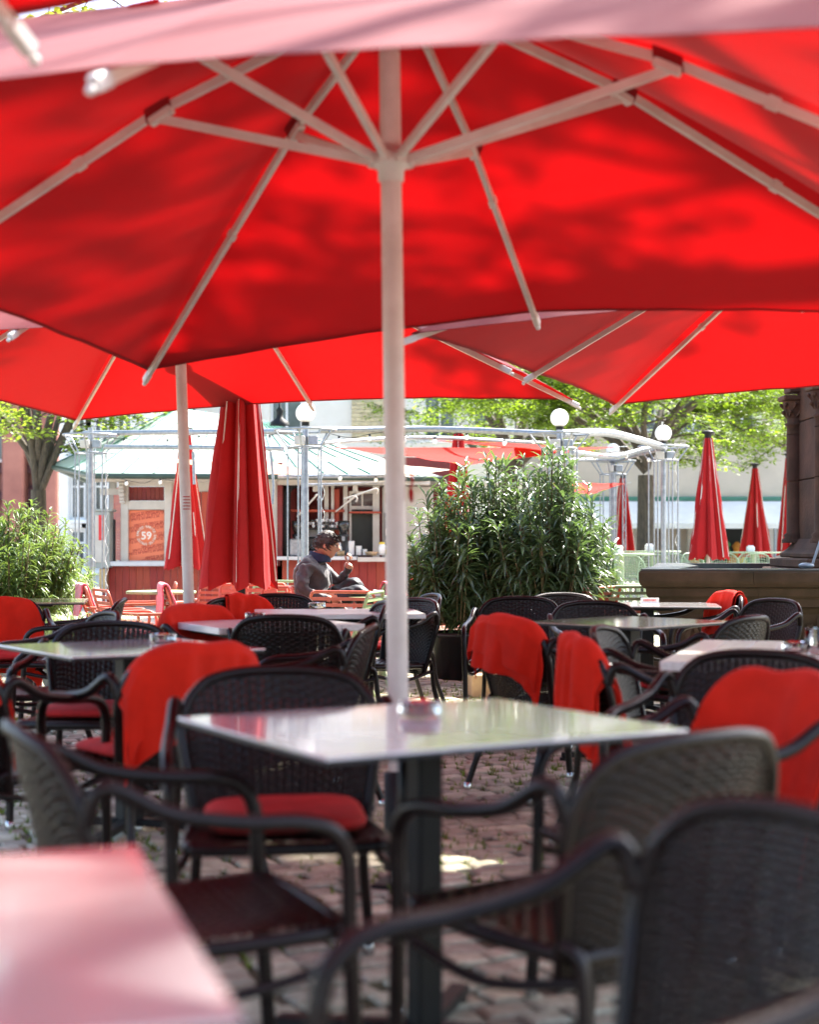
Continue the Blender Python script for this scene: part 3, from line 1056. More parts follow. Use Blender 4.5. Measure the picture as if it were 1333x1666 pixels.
# cardboard box and pot below the bush
# ------------------------------------------------------------------ slatted metal chairs
def make_slat_chair(matk, arms, label, kind):
    root = thing('slatted_chair', label, 'chair', (0, 0, 0), 0, kind)
    w = .26
    for s in (-1, 1):
        up = spline([V(s * w, -.10, .36), V(s * w, -.20, .60), V(s * w, -.245, .74), V(s * (w - .03), -.255, .775)], .03)
        obj('upright', MB().tube(up, .013, 6), M[matk], root)
        obj('leg', MB().tube([V(s * w, .26, .41), V(s * w, .29, 0)], .012, 6), M[matk], root)
        obj('leg', MB().tube([V(s * w, -.14, .52), V(s * w, -.30, 0)], .012, 6), M[matk], root)
        obj('seat_rail', MB().tube([V(s * w, -.16, .34), V(s * w, .28, .41)], .012, 6), M[matk], root)
        if arms:
            obj('armrest', MB().tube(spline([V(s * (w + .03), -.22, .60), V(s * (w + .04), .0, .585), V(s * (w + .04), .24, .58), V(s * (w + .02), .29, .52), V(s * w, .28, .40)], .03), .014, 6), M[matk], root)
    obj('top_rail', MB().tube([V(-w + .03, -.255, .775), V(w - .03, -.255, .775)], .013, 6), M[matk], root)
    for k in range(7):
        z = .42 + k * .050
        y = -.125 - (z - .40) * .37
        obj('slat', MB().bar((-w, y, z), (w, y, z), .006, .026), M[matk], root)
    for k in range(8):
        y = -.14 + k * .056
        z = .35 + (y + .16) * .16 + .012
        obj('slat', MB().bar((-w, y, z), (w, y, z), .030, .006), M[matk], root)
    return root

TC = make_slat_chair('terracotta', True, 'x', 'terracotta slatted metal chairs')
GC = make_slat_chair('sage', False, 'x', 'sage green slatted metal chairs')
def slat_chair(base, px_, d, rz, label, firsts={}):
    x = X(px_, d)
    if base.name not in firsts:
        firsts[base.name] = 1
        base.location = (x, d, gz(d)); base.rotation_euler = (0, 0, rz); base['label'] = label
        kids(base)
        for c in kids(base): kids(c)
        return base
    return dup(base, (x, d, gz(d)), rz, label)
sc = {}
sc['a'] = slat_chair(TC, 180, 13.3, R(-70), 'terracotta slatted chair leftmost by the kiosk with a pink fleece over it')
sc['b'] = slat_chair(TC, 213, 12.3, R(-65), 'terracotta slatted chair with a pink seat pad, leftmost pair, nearer one')
sc['c'] = slat_chair(TC, 312, 13.4, R(-75), 'terracotta slatted chair behind the left parasol pole with a pink fleece over it')
slat_chair(TC, 395, 13.6, R(175), 'terracotta slatted chair seen from behind under the big folded parasol')
sc['e'] = slat_chair(TC, 462, 12.8, R(170), 'terracotta slatted chair seen squarely from behind, left of the man')
sc['p'] = slat_chair(TC, 520, 13.0, R(-82), 'terracotta slatted chair the man sits in')
slat_chair(TC, 572, 12.0, R(-15), 'terracotta slatted chair with long arms in front of the man\'s knees')
slat_chair(GC, 560, 11.7, R(78), 'sage green slatted chair seen edge on in front of the man')
sc['t'] = slat_chair(GC, 600, 14.2, R(70), 'sage green slatted chair right of the man with a pink towel over it')
slat_chair(GC, 425, 15.0, R(150), 'sage green slatted chair behind the big folded parasol')
slat_chair(TC, 345, 14.6, R(160), 'terracotta slatted chair farther back between the left pole and the big folded parasol')
slat_chair(TC, 432, 13.9, R(200), 'terracotta slatted chair partly under the right side of the big folded parasol')
slat_chair(TC, 242, 14.4, R(100), 'terracotta slatted chair close to the plank wall below the poster')
slat_chair(TC, 632, 13.8, R(100), 'terracotta slatted chair at the small green table, beside the pole')
slat_chair(TC, 948, 13.2, R(60), 'terracotta slatted chair coming out of the bush at its right')
sc['r'] = slat_chair(TC, 985, 12.8, R(-78), 'terracotta slatted chair right of the bush with a bright pink blanket')
slat_chair(GC, 1036, 12.9, R(178), 'sage green slatted chair in front of the left end of the stone basin')
slat_chair(TC, 735, 13.9, R(20), 'terracotta slatted chair whose legs show under the middle bush')


def fleece(ch, label, seed, w=.30, front=.25, back=.32):
    mb = MB()
    def P(u, v):
        x = (u - .5) * 2 * w
        L = front + back
        q = v * L - front
        r = .028
        nn = noise.noise(Vector((x * 9, q * 9, seed))) * .022
        if abs(q) < r * PI / 2:
            an = q / r
            return V(x, -.255 - math.sin(an) * r, .785 + math.cos(an) * r + nn * .5)
        if q < 0:
            dd = -q - r * PI / 2
            return V(x, -.255 + r + dd * .36 + abs(nn), .785 - dd)
        dd = q - r * PI / 2
        return V(x * (1 + .1 * dd), -.255 - r - abs(nn) * 1.2 - .03 * dd, .785 - dd)
    mb.grid(P, 22, 24)
    me = mb.mesh('fleece_blanket')
    me.materials.append(M['pink'])
    o = bpy.data.objects.new('fleece_blanket', me)
    COL.objects.link(o)
    o.location = ch.location
    o.rotation_euler = ch.rotation_euler
    s_ = o.modifiers.new('t', 'SOLIDIFY'); s_.thickness = .016; s_.offset = 1
    s_ = o.modifiers.new('s', 'SUBSURF'); s_.levels = 0; s_.render_levels = 1
    tag(o, label, 'blanket', 'pink fleeces on the metal chairs')
fleece(sc['a'], 'pink fluffy fleece on the leftmost terracotta chair', 1, .2)
fleece(sc['c'], 'pink fluffy fleece on the chair behind the left parasol pole', 2, .27)
fleece(sc['t'], 'pink towel on the sage green chair right of the man', 3, .27)
fleece(sc['r'], 'bright pink blanket on the chair right of the bush', 4, .25, .28, .40)
def pad(ch, label):
    o = one('seat_pad', MB().box((0, .04, .425), (.44, .42, .04), bev=.015), M['pink'], label, 'cushion', (0, 0, 0), 'pink seat pads on metal chairs')
    o.location = ch.location
    o.rotation_euler = ch.rotation_euler
pad(sc['b'], 'pink seat pad on the terracotta chair of the leftmost pair')
pad(sc['e'], 'pink seat pad on the terracotta chair left of the man')


def round_table(px_, d, h, r, label, m='sage', n=24, sqr=False):
    x, g = X(px_, d), gz(d)
    root = thing('bistro_table', label, 'table', (x, d, g), 0, 'painted metal bistro tables')
    if sqr: obj('table_top', MB().box((0, 0, h - g - .012), (r * 2, r * 1.8, .024), bev=.005), M[m], root)
    else: obj('table_top', MB().lathe([(0, -.024), (r - .004, -.024), (r, -.018), (r, -.004), (r - .004, 0), (0, 0)], (0, 0, h - g), n), M[m], root)
    obj('column', MB().tube([(0, 0, .02), (0, 0, h - g - .02)], .035, 10), M[m], root)
    obj('base_plate', MB().lathe([(0, 0), (r * .62, 0), (r * .62, .012), (.05, .03), (0, .03)], (0, 0, 0), n), M[m], root)
round_table(622, 12.9, .70, .30, 'small sage green table with a white cup, right of the man')
round_table(262, 13.8, .72, .32, 'small sage green table between the two fleece covered chairs')
round_table(1012, 19.5, 1.03, .42, 'tall sage green table beside the pergola column, nearer one', 'sage_plastic')
round_table(1062, 22.0, 1.05, .42, 'tall sage green table beside the pergola column, farther one', 'sage_plastic')
round_table(1226, 25.0, 1.02, .50, 'thin topped table behind the basin near the pillar', 'sage_plastic')
cup = MB().lathe([(0, 0), (.022, 0), (.034, .02), (.040, .058), (.036, .058), (.030, .02), (0, .008)], (X(614, 12.8), 12.8, .702), 16)
cup.tube(spline([(X(614, 12.8) + .036, 12.8, .748), (X(614, 12.8) + .062, 12.8, .74), (X(614, 12.8) + .032, 12.8, .718)], .01), .004, 5)
cup.lathe([(0, 0), (.06, .004), (.07, .01), (0, .006)], (X(614, 12.8), 12.8, .701), 16)
one('coffee_cup', cup, M['porcelain'], 'white coffee cup on the small table right of the man', 'cup', (X(614, 12.8), 12.8, .70))
for px_, d, lab in ((1006, 19.5, 'nearer tall'), (1057, 22.0, 'farther tall'), (1222, 25.0, 'thin topped')):
    h = 1.03 if d < 20 else 1.05 if d < 23 else 1.02
    mb = MB().box((X(px_, d), d, h + .045), (.12, .12, .09), bev=.012)
    mb.box((X(px_, d), d, h + .095), (.09, .05, .02), bev=.004)
    one('napkin_box', mb, M['porcelain'], 'white napkin box on the ' + lab + ' green table', 'napkin box', (X(px_, d), d, h), 'napkin boxes on the green tables')


# sage plastic chairs with perforated backs
def make_perf_chair():
    root = thing('perforated_chair', 'x', 'chair', (0, 0, 0), 0, 'sage green plastic chairs with perforated backs')
    def S(u, v):
        x = (u - .5) * .46 * (1 - .12 * v * v * v)
        zt = .83 - .09 * abs(2 * u - 1) ** 4
        return V(x, -.20 - .07 * v + .05 * (2 * u - 1) ** 2, .45 + (zt - .45) * v)
    fr = MB()
    N, K = 12, 9
    for i in range(N + 1):
        fr.tube([S(i / N, j / 6) for j in range(7)], .0042 if 0 < i < N else .013, 4, smooth=True)
    for j in range(K + 1):
        fr.tube([S(i / 8, j / K) for i in range(9)], .0042 if j < K else .013, 4, smooth=True)
    obj('backrest', fr, M['sage_plastic'], root)
    st = MB()
    st.box((0, .02, .45), (.46, .43, .022), bev=.01)
    obj('seat', st, M['sage_plastic'], root)
    for sx, sy in ((-1, -1), (1, -1), (-1, 1), (1, 1)):
        obj('leg', MB().tube([(sx * .20, .02 + sy * .18, .45), (sx * .225, .02 + sy * .23, 0)], .016, 6), M['sage_plastic'], root)
    return root
PC = make_perf_chair()
fst = True
for px_, d, rz, lab in (
    (975, 20.5, R(200), 'pale sage plastic chair with bright seat, next to the bush'),
    (940, 21.5, R(150), 'sage plastic chair half inside the bush outline'),
    (1010, 21.8, R(160), 'sage plastic chair behind the nearer tall table column'),
    (1030, 20.2, R(185), 'sage plastic chair right of the nearer tall table column'),
    (1065, 21.0, R(170), 'wide looking sage plastic chair directly left above the basin end'),
    (1105, 22.5, R(190), 'sage plastic chair third from the basin end, in front of the pergola rods'),
    (1040, 24.5, R(10), 'sage plastic chair farther back between the two tall tables'),
    (1140, 24.0, R(205), 'sage plastic chair left of the tall folded parasol pole'),
    (1185, 23.5, R(180), 'sage plastic chair right of the tall folded parasol pole'),
    (1208, 26.5, R(20), 'sage plastic chair farther back beside the smaller folded parasol'),
    (1238, 23.0, R(178), 'sage plastic chair with see through back nearest the pillar base'),
):
    loc = (X(px_, d), d, gz(d))
    if fst:
        fst = False
        PC.location = loc; PC.rotation_euler = (0, 0, rz); PC['label'] = lab
        kids(PC)
    else: dup(PC, loc, rz, lab)


# ------------------------------------------------------------------ stone basin and fountain pillar
def basin():
    d0 = 11.6
    x0 = X(1043, d0)
    root = thing('fountain_basin', 'dark brown sandstone fountain basin with moulded rim at the right', 'basin', (x0 + 2, d0 + 1.5, 0))
    # outline, front side nearly parallel to the picture
    L = 4.6
    poly = [(x0, d0 + .10), (x0 + 1.75, d0 - .06), (x0 + L, d0 - .30), (x0 + L + .9, d0 + 1.6), (x0 + L, d0 + 3.8), (x0 + .75, d0 + 3.9), (x0 + .42, d0 + 2.0)]
    cx = sum(p[0] for p in poly) / len(poly); cy = sum(p[1] for p in poly) / len(poly)
    def sc_(off):
        out = []
        for p in poly:
            v = V(p[0] - cx, p[1] - cy, 0)
            out.append((cx + v.x * (1 + off / v.length), cy + v.y * (1 + off / v.length)))
        return out
    prof = [(-.20, 0), (-.20, .12), (-.14, .14), (-.14, .28), (-.21, .32), (-.21, .60), (-.17, .64), (-.12, .66), (-.12, .72), (-.08, .745), (-.07, .80), (-.035, .815), (-.01, .84), (0, .86), (0, .925), (-.015, .945)]
    n = len(poly)
    # each side of the basin is made of dressed blocks, two courses of mouldings
    cuts = [0, .25, .5, .75, 1.0]
    bands = [(0, 4), (4, 7), (7, 11), (11, 15)]
    for i in range(n):
        if i in (2, 3, 4): segs = 2
        else: segs = 2
        for bi, (b0, b1) in enumerate(bands):
            for k in range(segs):
                t0, t1 = k / segs + .0012, (k + 1) / segs - .0012
                mb = MB()
                vs = []
                for off, z in prof[b0:b1 + 1]:
                    pl = sc_(off)
                    a, b = V(*pl[i], 0), V(*pl[(i + 1) % n], 0)
                    for t in (t0, t1):
                        p = a.lerp(b, t); vs.append((p.x, p.y, z + (-.003 if z == prof[b1][1] else 0)))
                m_ = b1 - b0 + 1
                fs = [(2 * j, 2 * j + 1, 2 * j + 3, 2 * j + 2) for j in range(m_ - 1)]
                # back of the block
                pl = sc_(-.30)
                a, b = V(*pl[i], 0), V(*pl[(i + 1) % n], 0)
                q = []
                for z in (prof[b0][1], prof[b1][1] - .003):
                    for t in (t0, t1):
                        p = a.lerp(b, t); q.append((p.x, p.y, z))
                k0 = len(vs)
                vs += q
                fs += [(k0 + 1, k0, k0 + 2, k0 + 3), (0, k0, k0 + 1, 1), (2 * m_ - 2, 2 * m_ - 1, k0 + 3, k0 + 2)]
                fs += [tuple([2 * j for j in range(m_)] + [k0 + 2, k0]), tuple([2 * j + 1 for j in reversed(range(m_))] + [k0 + 1, k0 + 3])]
                mb.add(vs, fs)
                obj('stone_block', mb, M['sandstone_wet'], root, world=True)
    # carved leaf frieze on the front
    fz = MB()
    for i in (0, 1, 6):
        pl = sc_(-.205)
        a, b = V(*pl[i], 0), V(*pl[(i + 1) % n], 0)
        e = (b - a).normalized(); nn = V(e.y, -e.x, 0)
        m_ = int((b - a).length / .13)
        for k in range(m_):
            c = a + e * ((k + .5) * .13)
            for s in (-1, 0, 1):
                base = c + V(0, 0, .36)
                tipp = c + e * s * .052 + V(0, 0, .56 - abs(s) * .05) + nn * .012
                wd = e * .018
                fz.add([base - wd, base + wd, tipp + wd * .8 + nn * .01, tipp + V(0, 0, .025) + nn * .004, tipp - wd * .8 + nn * .01, base + nn * .022 + V(0, 0, .08)],
                       [(0, 1, 5), (1, 2, 5), (2, 3, 5), (3, 4, 5), (4, 0, 5)])
    obj('carved_frieze', fz, M['sandstone_wet'], root, world=True, kind='stuff')
    rim = MB()
    o_, i_ = sc_(-.02), sc_(-.40)
    vs = [(p[0], p[1], .955) for p in o_] + [(p[0], p[1], .955) for p in i_] + [(p[0], p[1], .944) for p in o_] + [(p[0], p[1], .70) for p in i_]
    fs = []
    for i in range(n):
        j = (i + 1) % n
        fs += [(i, j, n + j, n + i), (2 * n + i, 2 * n + j, j, i), (n + i, n + j, 3 * n + j, 3 * n + i)]
    rim.add(vs, fs)
    obj('rim_lining', rim, M['lead'], root, world=True)
    obj('water', MB().add([(p[0], p[1], .90) for p in i_], [tuple(range(n))]), M['water'], root, world=True)
basin()


def pillar():
    d = 13.6
    x = X(1336, d)
    root = thing('fountain_pillar', 'dark brown sandstone pillar with a carved capital cut by the right edge', 'pillar', (x + .5, d + .4, 0))
    # pedestal
    for k, (hw, z0, z1) in enumerate(((.80, 0, .82), (.76, .82, .93), (.70, .93, 1.02), (.62, 1.02, 1.075))):
        b = MB().box((0, 0, (z0 + z1) / 2), (hw * 2, hw * 2, z1 - z0 - .004), bev=.012)
        obj('base_block', b, M['sandstone'], root)
    mb = MB()
    # sloped weathering of the base
    mb.lathe([(.86, 1.07), (.80, 1.10), (.70, 1.20)], (0, 0, 0), 4, smooth=False)
    bm_ = MB(); bm_.add([Matrix.Rotation(PI / 4, 3, 'Z') @ Vector(p) for p in mb.v], mb.f)
    obj('sloped_base', bm_, M['sandstone'], root)
    # ashlar core in courses
    z = 1.14
    for k, h in enumerate((.62, .56, .50, .60, .52, .6, .6)):
        hw = .50
        obj('stone_block', MB().box((.02, 0, z + h / 2), (hw * 2, hw * 2, h - .008), bev=.008), M['sandstone'], root)
        z += h
    # engaged corner columns
    for sx, sy in ((-1, -1), (1, -1), (-1, 1)):
        cx_, cy_ = sx * .50, sy * .50
        c = MB().lathe([(.125, 1.16), (.125, 1.19), (.10, 1.21), (.11, 1.235), (.082, 1.26), (.080, 1.75)], (cx_, cy_, 0), 14)
        obj('column_shaft', c, M['sandstone'], root)
        c = MB().lathe([(.083, 1.756), (.080, 2.20)], (cx_, cy_, 0), 14)
        obj('column_shaft', c, M['sandstone'], root)
        c = MB().lathe([(.082, 2.206), (.078, 2.28), (.095, 2.29), (.095, 2.31), (.076, 2.32), (.085, 2.40), (.115, 2.48), (.12, 2.52)], (cx_, cy_, 0), 14)
        for q in range(8):
            a = q * PI / 4 + .2
            for zz, rr in ((2.36, .09), (2.43, .105)):
                ca, sa = math.cos(a + (zz > 2.4) * .4), math.sin(a + (zz > 2.4) * .4)
                p0 = V(cx_ + ca * rr * .9, cy_ + sa * rr * .9, zz)
                t_ = V(-sa, ca, 0) * .03
                c.add([p0 - t_, p0 + t_, p0 + t_ * .6 + V(ca * .025, sa * .025, .055), p0 + V(ca * .05, sa * .05, .05), p0 - t_ * .6 + V(ca * .025, sa * .025, .055)], [(0, 1, 2, 3), (0, 3, 4)])
                c.sphere(p0 + V(ca * .035, sa * .035, .055), .018, 6, 5)
        obj('capital', c, M['sandstone'], root)
        obj('abacus', MB().box((cx_, cy_, 2.55), (.27, .27, .05), bev=.01), M['sandstone'], root)
        obj('impost', MB().box((cx_ + .04 * -sx, cy_, 3.0), (.24, .24, .80), bev=.01), M['sandstone'], root)
    # carved relief on the front
    rl = MB()
    rng = random.Random(4)
    for k in range(46):
        a = rng.uniform(0, 2 * PI); r = rng.uniform(.02, .24)
        rl.sphere((.10 + r * math.cos(a), -.50, 1.50 + r * math.sin(a) * 1.1), rng.uniform(.025, .075), 7, 5, (1, .55, rng.uniform(.6, 1.3)))
    obj('carved_relief', rl, M['sandstone'], root)
pillar()
sp = [(X(1322, 12.6), 12.6, .965), (X(1334, 12.6), 12.6, 1.15), (X(1344, 12.6), 12.6, 1.30)]
one('water_spout', MB().tube(spline(sp, .04), .011, 8).sphere((X(1313, 12.6), 12.6, .97), .05, 10, 6, (1.4, 1, .5)), M['steel'], 'thin metal water spout leaning over the basin at the right edge', 'spout', sp[0])


# ------------------------------------------------------------------ oleanders
def leaf_blade(mb, p, d, up, L, w, fold=.25, droop=.15):
    """lanceolate leaf: 6 faces"""
    d = d.normalized()
    s = d.cross(up)
    if s.length < 1e-3: s = V(1, 0, 0)
    s.normalize()
    n = s.cross(d)
    a = p
    m1 = p + d * L * .35 + n * L * .02
    m2 = p + d * L * .7 - V(0, 0, droop * L * .25)
    t = p + d * L - V(0, 0, droop * L * .7)
    w1, w2 = w * .5, w * .38
    u_ = n * (w * fold)
    mb.add([a, m1, m2, t, m1 + s * w1 + u_, m2 + s * w2 + u_, m1 - s * w1 + u_, m2 - s * w2 + u_],
           [(0, 1, 4), (1, 2, 5, 4), (2, 3, 5), (0, 6, 1), (1, 6, 7, 2), (2, 7, 3)])


def oleander(cx, cy, h, rx, ry, nst, label, lm, seed, singles=0, leaf=.18, z0=.50, per=22, base=True, topless=1.0):
    rng = random.Random(seed)
    root = thing('oleander_bush', label, 'bush', (cx, cy, 0), 0, 'oleanders in tubs')
    st, lf = MB(), MB()
    sing = []
    for k in range(nst):
        a = rng.uniform(0, 2 * PI)
        q = math.sqrt(rng.random())
        tipx, tipy = q * rx * math.cos(a), q * ry * math.sin(a)
        tz = h * rng.uniform(.60, 1.0) * (1 - .30 * q * q) if q > .45 else h * rng.uniform(.80, 1.0)
        if rng.random() < .30: tz = rng.uniform(.42, .75) * h; tipx *= 1.12; tipy *= 1.1
        p0 = V(tipx * .55, tipy * .55, z0)
        p1 = V(tipx * .80, tipy * .80, z0 + (tz - z0) * .5)
        p2 = V(tipx, tipy, tz)
        pts = spline([p0, p1, p2], .12)
        st.tube(pts, [.009 * (1 - .6 * i / len(pts)) for i in range(len(pts))], 4, cap=False)
        n = len(pts)
        start = int(n * .08)
        for i in range(per):
            t = start + (n - 1 - start) * (i / per) ** .75
            j = int(t); f = t - j
            p = pts[j].lerp(pts[min(j + 1, n - 1)], f)
            ax = (pts[min(j + 1, n - 1)] - pts[max(0, j - 1)]).normalized()
            for w_ in range(3):
                b = rng.uniform(0, 2 * PI)
                rad = V(math.cos(b), math.sin(b), 0)
                up_ = .9 if i > per * .8 else rng.uniform(-.35, .7)
                d = (ax * up_ + rad * rng.uniform(.6, 1.1) + V(0, 0, rng.uniform(-.25, .15)))
                L = leaf * rng.uniform(.6, 1.15)
                if singles and len(sing) < singles and p.y < -.25 * ry and rng.random() < .10:
                    sing.append((p, d, L))
                else:
                    leaf_blade(lf, p, d, V(0, 0, 1), L, L * .15, droop=rng.uniform(.1, 1.0))
    obj('stems', st, M['bark2'], root, kind='stuff')
    obj('foliage', lf, M[lm], root, kind='stuff')
    for p, d, L in sing:
        m1 = MB()
        leaf_blade(m1, V(0, 0, 0), d, V(0, 0, 1), L, L * .165, droop=.4)
        o = obj('leaf', m1, M[lm], root)
        o.location = p
    if base:
        g = gz(cy)
        pt = MB().lathe([(0, 0), (.20, 0), (.26, .36), (.275, .36), (.275, .40), (.24, .40), (.235, .34), (0, .34)], (0, 0, 0), 20)
        obj('tub', pt, M['black'], root)
    return root

oleander(X(744, 12.9), 12.9, 1.86, .46, .50, 84, 'dark oleander bush right of the parasol pole, left part of the broad clump', 'leaf_oleander', 2, 100)
oleander(X(822, 13.0), 13.0, 1.95, .52, .50, 84, 'dark oleander bush in the middle of the broad clump', 'leaf_oleander', 31, 80)
oleander(X(895, 12.7), 12.7, 2.00, .50, .55, 96, 'dark oleander bush at the right of the broad clump, reaching highest', 'leaf_oleander', 3, 110)
oleander(X(955, 13.6), 13.6, 1.35, .35, .4, 26, 'low oleander at the right end of the clump', 'leaf_oleander', 4, 0)
oleander(X(20, 13.6), 13.6, 1.62, .60, .6, 150, 'sunlit pale oleander bush at the left edge', 'leaf_oleander_pale', 6, 60, leaf=.14)
oleander(X(75, 14.6), 14.6, 1.40, .42, .5, 50, 'darker oleander behind the sunlit one at the left edge', 'leaf_oleander_pale', 7, 0, leaf=.13)
bx_ = MB().box((X(800, 11.4), 11.4, .085), (.34, .30, .17), rz=.1, bev=.006)
one('storage_box', bx_, M['cardboard'], 'tan box on the cobbles below the pointed blanket', 'box', (X(800, 11.4), 11.4, 0))


def grass_planter(px_, d, label, seed, hh=.45):
    x = X(px_, d)
    root = thing('grass_planter', label, 'planter', (x, d, gz(d)), 0, 'planters with ornamental grass')
    obj('bowl', MB().lathe([(0, 0), (.22, 0), (.33, .30), (.35, .31), (.35, .36), (.30, .36), (.28, .28), (0, .28)], (0, 0, 0), 24), M['stone_pot'], root)
    rng = random.Random(seed)
    g = MB()
    for k in range(520):
        a = rng.uniform(0, 2 * PI); r = rng.uniform(0, .2)
        p = V(r * math.cos(a), r * math.sin(a), .30)
        L = hh * rng.uniform(.5, 1.1)
        o_ = V(math.cos(a), math.sin(a), 0)
        w = V(-math.sin(a), math.cos(a), 0) * .004
        q1 = p + o_ * L * .25 + V(0, 0, L * .55)
        q2 = p + o_ * L * .7 + V(0, 0, L * .62)
        q3 = p + o_ * L * 1.0 + V(0, 0, L * .35)
        g.add([p - w, p + w, q1 + w, q1 - w, q2 + w * .7, q2 - w * .7, q3], [(0, 1, 2, 3), (3, 2, 4, 5), (5, 4, 6)])
    obj('blades', g, M['grass_variegated'], root, kind='stuff')
grass_planter(122, 11.8, 'low stone planter with striped ornamental grass at the left', 3)
grass_planter(980, 24.0, 'planter with grass below the nearer tall table', 4, .55)


# ------------------------------------------------------------------ trees
def tree(x, y, z0, trunk_h, trunk_r, limbs, label, lm, seed, spread=3.4, rise=3.6, twigs=420, leaf=.085, per=26, lean=(0, 0), zmin=2.0, flat=.35, group='street trees'):
    rng = random.Random(seed)
    root = thing('street_tree', label, 'tree', (x, y, z0), 0, group)
    br = MB()
    tp = [V(0, 0, -.05), V(lean[0] * .5, lean[1] * .5, trunk_h * .5), V(lean[0], lean[1], trunk_h)]
    pts = spline(tp, .3)
    tk = MB().tube(pts, [trunk_r * (1.25 - .35 * i / len(pts)) if i else trunk_r * 1.5 for i in range(len(pts))], 14)
    obj('trunk', tk, M['bark'], root)
    fork = V(lean[0], lean[1], trunk_h)
    ends = []
    for k in range(limbs):
        a = 2 * PI * (k + rng.uniform(-.3, .3)) / limbs
        s = spread * rng.uniform(.55, 1.0)
        r_ = rise * rng.uniform(.35, 1.05)
        b = fork + V(0, 0, rng.uniform(-.15, .5))
        m1 = b + V(math.cos(a) * s * .35, math.sin(a) * s * .35, r_ * .50)
        m2 = b + V(math.cos(a + rng.uniform(-.3, .3)) * s * .75, math.sin(a) * s * .75, r_ * .82)
        e = b + V(math.cos(a) * s, math.sin(a) * s, r_)
        P = spline([b, m1, m2, e], .25)
        r0 = trunk_r * rng.uniform(.38, .62)
        br.tube(P, [max(.012, r0 * (1 - .9 * i / len(P))) for i in range(len(P))], 7, cap=False)
        for q in range(7):
            i = rng.randrange(int(len(P) * .2), len(P))
            a2 = a + rng.uniform(-1.4, 1.4)
            l2 = spread * rng.uniform(.25, .55)
            c = P[i]
            e2 = c + V(math.cos(a2) * l2, math.sin(a2) * l2, l2 * rng.uniform(-.25, .55))
            mm = c.lerp(e2, .5) + V(0, 0, l2 * .15)
            Q = spline([c, mm, e2], .25)
            r1 = max(.012, r0 * .35 * (1 - .7 * i / len(P)))
            br.tube(Q, [max(.006, r1 * (1 - .85 * t / len(Q))) for t in range(len(Q))], 5, cap=False)
            ends.append((Q, a2))
    crown = MB()
    for t in range(twigs):
        Q, a2 = ends[rng.randrange(len(ends))]
        c = Q[rng.randrange(len(Q) // 3, len(Q))]
        a3 = a2 + rng.uniform(-1.6, 1.6)
        L = rng.uniform(.35, .95)
        dv = V(math.cos(a3), math.sin(a3), rng.uniform(-.35, .25))
        e3 = c + dv * L + V(0, 0, rng.uniform(-.1, .1))
        if e3.z + z0 < zmin: e3.z = zmin - z0 + rng.uniform(0, .3)
        br.tube([c, c.lerp(e3, .5) + V(0, 0, .04), e3], [.007, .005, .003], 3, cap=False)
        side = V(-math.sin(a3), math.cos(a3), 0)
        for q in range(per):
            f = rng.random()
            p = c.lerp(e3, f) + side * rng.gauss(0, .16 * (1.15 - f)) + V(0, 0, rng.gauss(0, .05) - .02)
            s_ = leaf * rng.uniform(.6, 1.2)
            d = V(rng.uniform(-1, 1), rng.uniform(-1, 1), rng.uniform(-.9, .1) * flat).normalized()
            n_ = V(rng.uniform(-.5, .5), rng.uniform(-.5, .5), 1).normalized()
            sd_ = d.cross(n_).normalized() * s_ * .32
            mid = p + d * s_ * .45
            crown.add([p, mid + sd_ + n_ * s_ * .08, p + d * s_, mid - sd_ + n_ * s_ * .08, mid], [(0, 4, 1), (4, 2, 1), (0, 3, 4), (4, 3, 2)])
    obj('branches', br, M['bark'], root)
    obj('crown', crown, M[lm], root, kind='stuff')
    return root

tree(X(1052, 30), 30, .17, 2.35, .17, 11, 'large spring green tree whose trunk stands behind the right pergola column', 'leaf_tree', 5, spread=4.6, rise=3.0, twigs=2300, leaf=.105, per=26, zmin=2.3)
tree(X(830, 36), 36, .17, 2.8, .20, 9, 'green tree behind the tips of the parasols above the bush', 'leaf_tree', 8, spread=4.0, rise=3.4, twigs=900, leaf=.11, per=24, zmin=3.2)
tree(X(1330, 38), 38, .17, 2.6, .20, 9, 'green tree whose branches reach in from behind the pillar', 'leaf_tree', 9, spread=4.6, rise=3.6, twigs=900, leaf=.11, per=24, zmin=2.9)
tree(X(62, 27), 27, .17, 1.95, .14, 13, 'dark limbed tree with fresh yellow green leaves above the left oleander', 'leaf_left', 12, spread=3.0, rise=4.4, twigs=520, leaf=.12, per=20, zmin=2.1)
tree(8.2, 12.7, 0, 12.2, .30, 11, 'tall tree right of the terrace, its high crown dappling the parasols with shade', 'leaf_tree', 21, spread=6.0, rise=4.5, twigs=1250, leaf=.14, per=20, zmin=12)
tree(-6.5, 16.0, 0, 4.4, .20, 9, 'yellow green tree over the terrace on the left seen through the top left gap', 'leaf_left', 23, spread=4.6, rise=4.6, twigs=420, leaf=.12, per=20, zmin=4.2)


